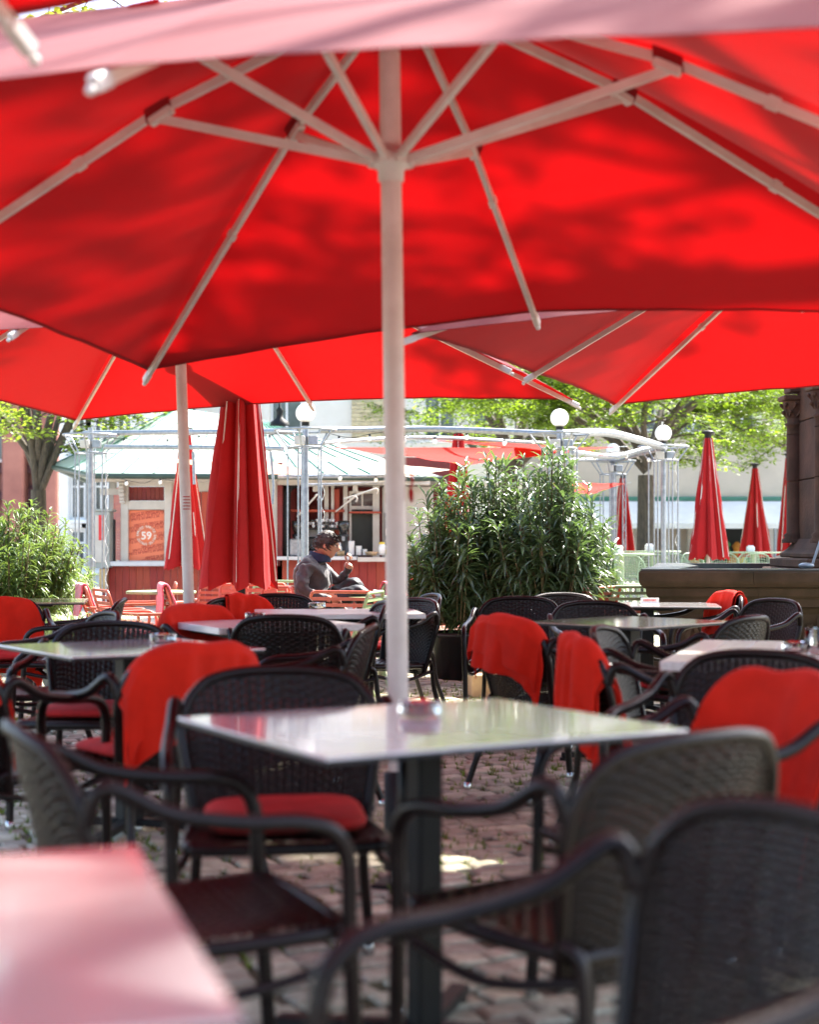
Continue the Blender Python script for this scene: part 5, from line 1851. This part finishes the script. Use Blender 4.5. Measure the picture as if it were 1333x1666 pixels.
# ------------------------------------------------------------------ buildings behind
def facade(name, label, px0, px1, d, top, m, windows, depth=6, extras=None, group='buildings round the square'):
    x0, x1 = X(px0, d), X(px1, d)
    root = thing(name, label, 'building', ((x0 + x1) / 2, d + depth / 2, .17), 0, group)
    # wall built round its openings: solid block set back, wall skin in strips
    ws = sorted(windows, key=lambda w: w[2])
    obj('wall', MB().box(((x0 + x1) / 2, d + depth / 2 + .25, top / 2), (x1 - x0, depth, top)), M[m], root, world=True)
    xs = sorted({x0, x1} | {w[0] for w in ws} | {w[1] for w in ws})
    zs = sorted({0, top} | {w[2] for w in ws} | {w[3] for w in ws})
    sk = MB()
    for a, b in zip(xs[:-1], xs[1:]):
        for c, e in zip(zs[:-1], zs[1:]):
            mx, mz = (a + b) / 2, (c + e) / 2
            if any(w[0] < mx < w[1] and w[2] < mz < w[3] for w in ws): continue
            sk.box((mx, d + .12, mz), (b - a, .24, e - c))
    obj('wall_face', sk, M[m], root, world=True, kind='stuff')
    for w in ws:
        mx, mz, ww, hh = (w[0] + w[1]) / 2, (w[2] + w[3]) / 2, w[1] - w[0], w[3] - w[2]
        fr = MB()
        t = .06
        yy = d + .16
        for sx in (-1, 1): fr.box((mx + sx * (ww / 2 - t / 2), yy, mz), (t, .08, hh - .002))
        for sz in (-1, 1): fr.box((mx, yy, mz + sz * (hh / 2 - t / 2)), (ww - 2 * t - .002, .08, t))
        fr.box((mx, yy, mz), (t, .07, hh - 2 * t - .004))
        fr.box((mx, yy + .003, mz + hh * .18), (ww - 2 * t - .004, .055, t * .8))
        fo = obj('window_frame', fr, M['white_wall'], root, world=True)
        pn = MB().box((mx, d + .20, mz), (ww - .01, .01, hh - .01))
        obj('pane', pn, M['pane'], fo).data.transform(Matrix.Translation(-rootloc(fo)))
        obj('window_sill', MB().box((mx, d - .05, w[2] - .05), (ww + .25, .2, .09), bev=.01), M['white_wall'], root, world=True)
        sr = MB()
        sr.box((mx - ww / 2 - .10, d - .025, mz), (.16, .05, hh + .1)); sr.box((mx + ww / 2 + .10, d - .025, mz), (.16, .05, hh + .1)); sr.box((mx, d - .035, w[3] + .14), (ww + .5, .07, .18))
        obj('window_surround', sr, M[m if m != 'beige' else 'cream'], root, world=True)
    if extras: extras(root, x0, x1, d, top)
    return root

def ex_cream(root, x0, x1, d, top):
    for z in (2.9, 3.9, 6.3):
        obj('string_course', MB().box(((x0 + x1) / 2, d - .06, z), (x1 - x0, .12, .16), bev=.02), M['cream'], root, world=True)
    # pale yellow brick pier, bricks laid one by one
    bx0, bx1 = X(572, d), X(632, d)
    obj('pier', MB().box(((bx0 + bx1) / 2, d - .04, 4.7), (bx1 - bx0, .06, 1.56)), M['cream'], root, world=True)
    z = 3.98
    r = 0
    while z < 5.4:
        x = bx0 - (.13 if r % 2 else 0)
        while x < bx1:
            a, b = max(x, bx0), min(x + .26, bx1)
            if b - a > .05:
                obj('brick', MB().box(((a + b) / 2, d - .085, z + .055), (b - a - .016, .05, .098), bev=.006), M['yellow_brick'], root, world=True)
            x += .26
        z += .115
        r += 1
    obj('cornice', MB().box(((x0 + x1) / 2, d - .2, top), (x1 - x0 + .4, .6, .35), bev=.05), M['cream'], root, world=True)
dC = 42
wnd = [(X(p, dC), X(p + 52, dC), 4.05, 5.9) for p in (268, 356, 440, 690, 770)] + [(X(p, dC), X(p + 52, dC), 7.2, 9.0) for p in (268, 356, 440, 590, 690, 770)]
facade('town_house', 'cream town house with pale yellow brick pier seen above the kiosk', 250, 850, dC, 11, 'cream', wnd, extras=ex_cream)
dW = 37
wnd = [(X(p, dW), X(p + 26, dW), a, b) for p in (112, 150, 188) for a, b in ((.5, 1.5), (1.75, 2.95), (3.3, 4.7), (5.6, 7.2))]
facade('white_house', 'bright white house with rows of windows behind the left pergola column', 96, 246, dW, 9.5, 'white_wall', wnd, depth=5)
dS = 62
def ex_church(root, x0, x1, d, top):
    # corner buttress, band courses and pointed openings
    for z in (3.1, 4.2, 8.0):
        obj('band_course', MB().box(((x0 + x1) / 2, d - .15, z), (x1 - x0, .3, .35), bev=.05), M['red_sand_dark'], root, world=True)
    for p in (-40, 30, 84):
        obj('buttress', MB().box((X(p, d), d - .5, 4), (.9, 1.0, 8), bev=.08), M['red_sand'], root, world=True)
    for p in (52, 86):
        cx_, z0, w, h = X(p, d - 1), 1.6, .55, 1.9
        poly = [(-w, 0), (w, 0), (w, h * .6), (w * .6, h * .85), (0, h), (-w * .6, h * .85), (-w, h * .6)]
        mb = MB().add([(cx_ + a, d - .06, z0 + b) for a, b in poly] + [(cx_ + a, d + .0, z0 + b) for a, b in poly], [tuple(range(7))] + [(i, (i + 1) % 7, (i + 1) % 7 + 7, i + 7) for i in range(7)])
        obj('arched_opening', mb, M['pane_dark'], root, world=True)
        arch = MB().tube([(cx_ + a * 1.15, d - .12, z0 + b * 1.06) for a, b in poly[1:] + poly[:1]], .14, 6)
        obj('arch_moulding', arch, M['red_sand_dark'], root, world=True)
facade('sandstone_church', 'red sandstone church building behind the left tree', -150, 118, dS, 16, 'red_sand', [(X(-8, dS), X(22, dS), 4.6, 7.4), (X(60, dS), X(84, dS), 4.9, 7.2)], depth=8, extras=ex_church)

dB = 46
def ex_shop(root, x0, x1, d, top):
    z0, z1 = Z(905, d), Z(852, d)
    # ground floor bays
    a = X(965, d)
    posts = (965, 1008, 1048, 1082, 1122, 1160, 1252)
    for p in posts:
        obj('shop_pier', MB().box((X(p, d), d - .25, 1.15), (.22, .3, 2.0), bev=.02), M['cream'], root, world=True)
    for p0, p1, m_ in ((970, 1003, 'beige'), (1013, 1043, 'cream'), (1086, 1118, 'beige'), (1127, 1156, 'shade_dark'), (1164, 1248, 'shade_dark')):  # dark bays: flat panels painted as the shaded recess of the shop
        obj('shop_front', MB().box(((X(p0, d) + X(p1, d)) / 2, d - .12, 1.1), (X(p1, d) - X(p0, d), .1, 1.9)), M[m_], root, world=True)
    obj('ledge', MB().box(((x0 + x1) / 2, d - .1, Z(812, d)), (x1 - x0, .25, .14), bev=.02), M['roof_green'], root, world=True)
wnd = [(X(p, dB), X(p + 40, dB), 4.6, 6.4) for p in (870, 950, 1030, 1110, 1190, 1270)]
facade('shop_building', 'beige shop building behind the big tree on the right', 852, 1300, dB, 10, 'beige', wnd, extras=ex_shop)
def awning():
    d = dB
    x0, x1 = X(925, d), X(1288, d)
    root = thing('shop_awning', 'long white awning over the shop front behind the folded parasols', 'awning', ((x0 + x1) / 2, d - 1.2, 1.7))
    zt, zb = Z(816, d), Z(851, d - 2.4)
    n = 10
    for k in range(n):
        a, b = x0 + (x1 - x0) * k / n, x0 + (x1 - x0) * (k + 1) / n
        obj('awning_panel', MB().add([(a, d - .3, zt), (b, d - .3, zt), (b + (.6 if k == n - 1 else 0), d - 2.4, zb), (a, d - 2.4, zb), (a, d - .3, zt - .02), (b, d - .3, zt - .02), (b, d - 2.4, zb - .02), (a, d - 2.4, zb - .02)], [(0, 3, 2, 1), (4, 5, 6, 7)]), M['awning'], root, world=True)
    obj('valance', MB().box(((x0 + x1) / 2 + .3, d - 2.42, zb - .08), (x1 - x0 + .6, .02, .16)), M['awning'], root, world=True)
    for p in (930, 1105, 1262):
        obj('awning_post', MB().tube([(X(p, d - 2.35), d - 2.35, .17), (X(p, d - 2.35), d - 2.35, zb)], .045, 8), M['steel'], root, world=True)
awning()
facade('grey_house', 'house with a slate blue wall and drain pipes just left of the pillar', 1236, 1420, 52, 9, 'white_wall', [(X(1300, 52), X(1340, 52), 2.5, 4.2)], depth=5, group='buildings round the square',
       extras=lambda root, x0, x1, d, top: (obj('slate_panel', MB().box(((X(1258, d) + X(1300, d)) / 2, d - .1, (Z(768, d) + Z(828, d)) / 2), (X(1300, d) - X(1258, d), .2, Z(768, d) - Z(828, d))), M['grey_panel'], root, world=True),
       [obj('drain_pipe', MB().tube([(X(p, d), d - .15, .17), (X(p, d), d - .15, 8)], .10, 8), M['steel'], root, world=True) for p in (1246, 1256)]))
facade('far_white_house', 'far white house closing the gap between the town house and the shop building', 780, 1000, 70, 14, 'white_wall', [(X(p, 70), X(p + 16, 70), z, z + 1.8) for p in (800, 830, 860, 890, 920, 950) for z in (3.2, 6.2, 9.2)], depth=5)
wnd = [(16.5 + k * 3.2, 18 + k * 3.2, z, z + 1.9) for k in range(10) for z in (1.0, 4.4, 7.8)]
facade('corner_house', 'cream house closing the square at the right behind the pillar', 1420, 3200, 48, 12, 'cream', wnd, depth=6)
# goods in the shop
rng = random.Random(9)
for k in range(12):
    p = (1132, 1140, 1148, 1170, 1182, 1192, 1200, 1208, 1216, 1224, 1232, 1242)[k]
    m_ = ('shop_orange', 'yellow', 'shop_green', 'black', 'shop_green', 'shop_orange')[k % 6]
    lab = ('lowest orange', 'small yellow', 'first green', 'first black', 'leafy green', 'second orange', 'second yellow', 'third green', 'black hanging', 'round green', 'third orange', 'last yellow')[k]
    z = .25
    hh = rng.uniform(.3, .8)
    g_ = MB().lathe([(.0, 0), (.14, 0), (.17, hh * .4), (.10, hh * .6), (.16, hh * .8), (.04, hh), (0, hh)], (X(p, dB - .9), dB - .9, z + rng.uniform(0, .7)), 8)
    one('shop_goods', g_, M[m_], lab + ' item on display in the far shop front', 'goods', (X(p, dB - .9), dB - .9, z), 'goods displayed at the far shop')


# ------------------------------------------------------------------ the seated man
def man():
    d = 13.0
    def P(px_, py_, dy=0): return V(X(px_, d), d + dy, Z(py_, d))
    hip = P(503, 992); hip.z = .56
    root = thing('person', 'seated man in a grey jacket with dark collar, looking right, hand raised to his face', 'person', (hip.x, d, 0))
    # joint name: (position, rx, ry, parent)
    J = [
        ('pelvis', hip + V(0, 0, .02), .145, .150, None),
        ('waist', P(504, 968), .140, .150, 'pelvis'),
        ('chest', P(508, 940), .150, .180, 'waist'),
        ('upper', P(510, 921), .125, .165, 'chest'),
        ('neck', P(517, 908), .066, .066, 'upper'),
        ('neck2', P(522, 898), .058, .058, 'neck'),
        ('shN', P(499, 922, -.17), .075, .075, 'upper'),
        ('elN', P(493, 957, -.25), .055, .055, 'shN'),
        ('wrN', P(528, 972, -.24), .040, .038, 'elN'),
        ('haN', P(542, 974, -.22), .030, .040, 'wrN'),
        ('shF', P(517, 922, .16), .072, .072, 'upper'),
        ('elF', P(553, 949, .12), .056, .056, 'shF'),
        ('wrF', P(565, 926, .06), .034, .034, 'elF'),
        ('haF', P(569, 916, .05), .027, .036, 'wrF'),
        ('hpN', hip + V(.06, -.10, .01), .115, .115, 'pelvis'),
        ('knN', P(590, 958, -.12) , .070, .070, 'hpN'),
        ('anN', P(614, 1008, -.10), .046, .046, 'knN'),
        ('toN', P(640, 1018, -.10), .040, .034, 'anN'),
        ('hpF', hip + V(.06, .10, .01), .115, .115, 'pelvis'),
        ('knF', P(582, 944, .05), .070, .070, 'hpF'),
        ('anF', P(596, 1020, .12), .046, .046, 'knF'),
        ('toF', P(622, 1040, .14), .040, .034, 'anF'),
    ]
    idx = {j[0]: i for i, j in enumerate(J)}
    off = V(hip.x, d, 0)
    me = bpy.data.meshes.new('body')
    me.from_pydata([tuple(j[1] - off) for j in J], [(idx[j[4]], i) for i, j in enumerate(J) if j[4]], [])
    tmp = bpy.data.objects.new('body_tmp', me)
    COL.objects.link(tmp)
    sk = tmp.modifiers.new('skin', 'SKIN')
    for i, j in enumerate(J):
        me.skin_vertices[0].data[i].radius = (j[2], j[3])
    me.skin_vertices[0].data[0].use_root = True
    sb = tmp.modifiers.new('sub', 'SUBSURF'); sb.levels = 3; sb.render_levels = 3
    dg = bpy.context.evaluated_depsgraph_get()
    body = bpy.data.meshes.new_from_object(tmp.evaluated_get(dg))
    bpy.data.objects.remove(tmp)
    bm = bmesh.new(); bm.from_mesh(body)
    for f in bm.faces: f.smooth = True
    # jacket folds
    for v in bm.verts:
        n_ = noise.noise(V(v.co.x * 9 + 3, v.co.y * 9, v.co.z * 20 + v.co.x * 14)) * .017 + noise.noise(v.co * 30) * .007
        v.co += v.normal * n_
    # head
    hc = P(531, 887) - off
    tilt = Matrix.Rotation(R(12), 3, 'Y')
    hv = bmesh.ops.create_uvsphere(bm, u_segments=40, v_segments=28, radius=1)['verts']
    hvset = set(hv)
    for v in hv:
        p = v.co.copy()
        x, y, z = p            # +x is the face direction
        fx = x * .098; fy = y * .074; fz = z * .118
        if x > 0:
            # flatter face, chin, brow, nose, lips, eye sockets
            fx = .098 * x ** .85 * (1 - .10 * max(0, -z)) if x > 0 else fx
            fx += .014 * math.exp(-((z + .78) / .20) ** 2 - (y / .45) ** 2)            # chin
            fx += .030 * math.exp(-((z + .14) / .14) ** 2 - (y / .17) ** 2)            # nose tip
            fx += .016 * math.exp(-((z - .06) / .16) ** 2 - (y / .13) ** 2)            # bridge
            fx += .008 * math.exp(-((z - .30) / .10) ** 2 - (y / .6) ** 2)             # brow
            fx -= .012 * math.exp(-((z - .14) / .10) ** 2 - ((abs(y) - .38) / .20) ** 2)  # sockets
            fx += .009 * math.exp(-((z + .44) / .07) ** 2 - (y / .35) ** 2)            # upper lip
            fx += .008 * math.exp(-((z + .57) / .06) ** 2 - (y / .32) ** 2)            # lower lip
            fx -= .006 * math.exp(-((z + .505) / .03) ** 2 - (y / .36) ** 2)           # mouth line
        fy *= 1 - .28 * max(0, -z) ** 1.5
        if z < -.5: fx *= 1 if x > 0 else .75
        v.co = tilt @ V(fx, fy, fz) + hc
    for f in bm.faces:
        if f.verts[0] in hvset: f.smooth = True
    # ears
    for s in (-1, 1):
        ev = bmesh.ops.create_uvsphere(bm, u_segments=10, v_segments=8, radius=1)['verts']
        for v in ev:
            v.co = tilt @ (Matrix.Rotation(R(-10), 3, 'Y') @ V(v.co.x * .018, v.co.y * .009, v.co.z * .032) + V(-.008, s * .074, -.005)) + hc
            hvset.add(v)
    # fingers: short chains on both hands
    def finger(base, pts, r):
        mb = MB().tube([base + V(*q) for q in pts], [r, r * .95, r * .85, r * .6], 6)
        vs = [bm.verts.new(p) for p in mb.v]
        for f in mb.f:
            try: bf = bm.faces.new([vs[i] for i in f]); bf.smooth = True
            except ValueError: pass
        hvset.update(vs)
    hF = P(569, 913, .05) - off
    for k in range(4):
        yy = -.03 + k * .019
        L = (.9, 1.05, 1.0, .8)[k]
        finger(hF, [(.0, yy, .01), (.004 + .004 * k, yy, .036 * L), (-.010 + .004 * k, yy, .058 * L), (-.028 + .004 * k, yy, .064 * L)], .0085)
    finger(hF, [(-.012, -.030, -.01), (-.030, -.038, .012), (-.036, -.030, .034), (-.034, -.022, .046)], .010)
    hN = P(545, 974, -.22) - off
    for k in range(4):
        yy = -.028 + k * .018
        finger(hN, [(.0, yy, .0), (.034, yy, .002), (.056, yy, -.010), (.066, yy, -.028)], .0085)
    finger(hN, [(-.01, .03, .01), (.015, .045, .012), (.035, .045, .004), (.046, .04, -.004)], .010)
    bm.normal_update()
    out = bpy.data.meshes.new('body'); bm.verts.index_update()
    wrF, wrN = P(566, 922, .05) - off, P(534, 973, -.23) - off
    knee0 = hip.z + .09
    for f in bm.faces:
        c = f.calc_center_median()
        if f.verts[0] in hvset: f.material_index = 2
        elif (c - (P(569, 915, .05) - off)).length < .060 or (c - (P(543, 974, -.22) - off)).length < .062: f.material_index = 2
        elif (c - (P(522, 899) - off)).length < .075: f.material_index = 2
        elif c.x > .10 and c.z < Z(938, d) and (c.x > .18 or c.z < Z(975, d)) and not ((c - (P(553, 949, .12) - off)).length < .085) and not (c.y < -.18 and c.x < .24) and not (c.y > .04 and c.x < .30 and c.z > Z(946, d)): f.material_index = 1
        elif c.z < hip.z - .08: f.material_index = 1
        else: f.material_index = 0
    bm.to_mesh(out); bm.free()
    for m_ in ('jacket', 'trouser', 'skin'): out.materials.append(M[m_])
    bo = bpy.data.objects.new('body', out); COL.objects.link(bo); bo.parent = root
    # hair: cap of overlapping locks
    hr = MB()
    rng = random.Random(6)
    def HP(u, v):
        a = u * 2 * PI
        z = 1 - v * 1.30
        z = max(-1, z)
        r = math.sqrt(max(0, 1 - z * z))
        x, y = r * math.cos(a), r * math.sin(a)
        # hairline: high on the face, low at the nape
        lim = .50 if x > .55 else (.12 if x > .12 else -.45)
        if z < lim: z = lim + (z - lim) * .12
        r = math.sqrt(max(0, 1 - z * z)); x, y = r * math.cos(a), r * math.sin(a)
        k = 1.07 + .05 * noise.noise(Vector((x * 4, y * 4, z * 4)))
        return tilt @ V(x * .100 * k - .002, y * .077 * k, z * .122 * k + .002) + hc
    hr.grid(HP, 40, 22, closed_u=True)
    for k in range(420):
        a = rng.uniform(0, 2 * PI)
        z = rng.uniform(-.3, 1)
        r = math.sqrt(1 - z * z)
        x, y = r * math.cos(a), r * math.sin(a)
        if (x > .55 and z < .50) or (x > .12 and z < .15): continue
        p = tilt @ V(x * .106, y * .082, z * .128) + hc
        t = tilt @ V(.045 * (1 if x > -.2 else -.3) + rng.uniform(-.012, .012), rng.uniform(-.015, .015), -.020 + rng.uniform(-.01, .012))
        n_ = (p - hc).normalized()
        w_ = t.cross(n_).normalized() * .005
        hr.add([p - w_, p + w_, p + t * .6 + n_ * .006 + w_ * .7, p + t + n_ * .001, p + t * .6 + n_ * .006 - w_ * .7], [(0, 1, 2, 3), (0, 3, 4)])
    obj('hair', hr, M['hair'], root)
    # collar, glasses, eyes
    nk = P(517, 906) - off
    cl = MB()
    def CP(u, v):
        a = u * 2 * PI
        rr = .088 + .022 * (1 - v) + .006 * math.sin(a * 3)
        return nk + V(rr * math.cos(a) + .004 + .02 * v, rr * 1.02 * math.sin(a), -.045 + .075 * v + .025 * v * (-math.cos(a)))
    cl.grid(CP, 28, 5, closed_u=True)
    co = obj('collar', cl, M['navy'], root)
    s_ = co.modifiers.new('t', 'SOLIDIFY'); s_.thickness = .012
    gm = MB()
    for s in (-1, 1):
        c = tilt @ V(.098, s * .036, .014) + hc
        gm.tube([c + V(0, .019 * math.cos(t), .014 * math.sin(t)) for t in [2 * PI * k / 14 for k in range(15)]], .0022, 5, cap=False)
        gm.tube([c + V(0, s * .019, .004), tilt @ V(.0, s * .080, .020) + hc], .0022, 5)
    gm.tube([tilt @ V(.100, -.018, .016) + hc, tilt @ V(.104, .018, .016) + hc], .002, 5)
    obj('glasses', gm, M['navy'], root)
    for s in (-1, 1):
        obj('eye', MB().sphere(tilt @ V(.078, s * .034, .014) + hc, .0115, 10, 8), M['porcelain'], root)
        obj('eyebrow', MB().tube([tilt @ V(.086, s * .018, .036) + hc, tilt @ V(.088, s * .036, .042) + hc, tilt @ V(.072, s * .054, .036) + hc], .004, 5), M['hair'], root)
    zp = MB()
    zp.tube(spline([P(528, 915, -.03) - off, P(537, 930, -.05) - off, P(540, 948, -.05) - off, P(536, 966, -.05) - off], .02), .0045, 5)
    obj('zip', zp, M['steel'], root)
    hd = MB()
    def HD(u, v):
        a = PI * (.45 + 1.1 * u)
        rr = .085 + .035 * math.sin(v * PI)
        return nk + V(rr * math.cos(a) - .02 * math.sin(v * PI), rr * 1.15 * math.sin(a), -.055 - .055 * v + .03 * math.sin(v * PI)) + V(0, 0, .008 * noise.noise(Vector((u * 8, v * 4, 2))))
    hd.grid(HD, 20, 8)
    ho_ = obj('hood', hd, M['jacket'], root)
    s_ = ho_.modifiers.new('t', 'SOLIDIFY'); s_.thickness = .012
    # shoes
    for px_, py_, dy in ((628, 1016, -.10), (610, 1038, .14)):
        c = P(px_, py_, dy) - off
        obj('shoe', MB().sphere(c, .05, 14, 10, (2.4, .9, .85)).box(c + V(.0, 0, -.04), (.23, .085, .02), bev=.008), M['black'], root)
man()
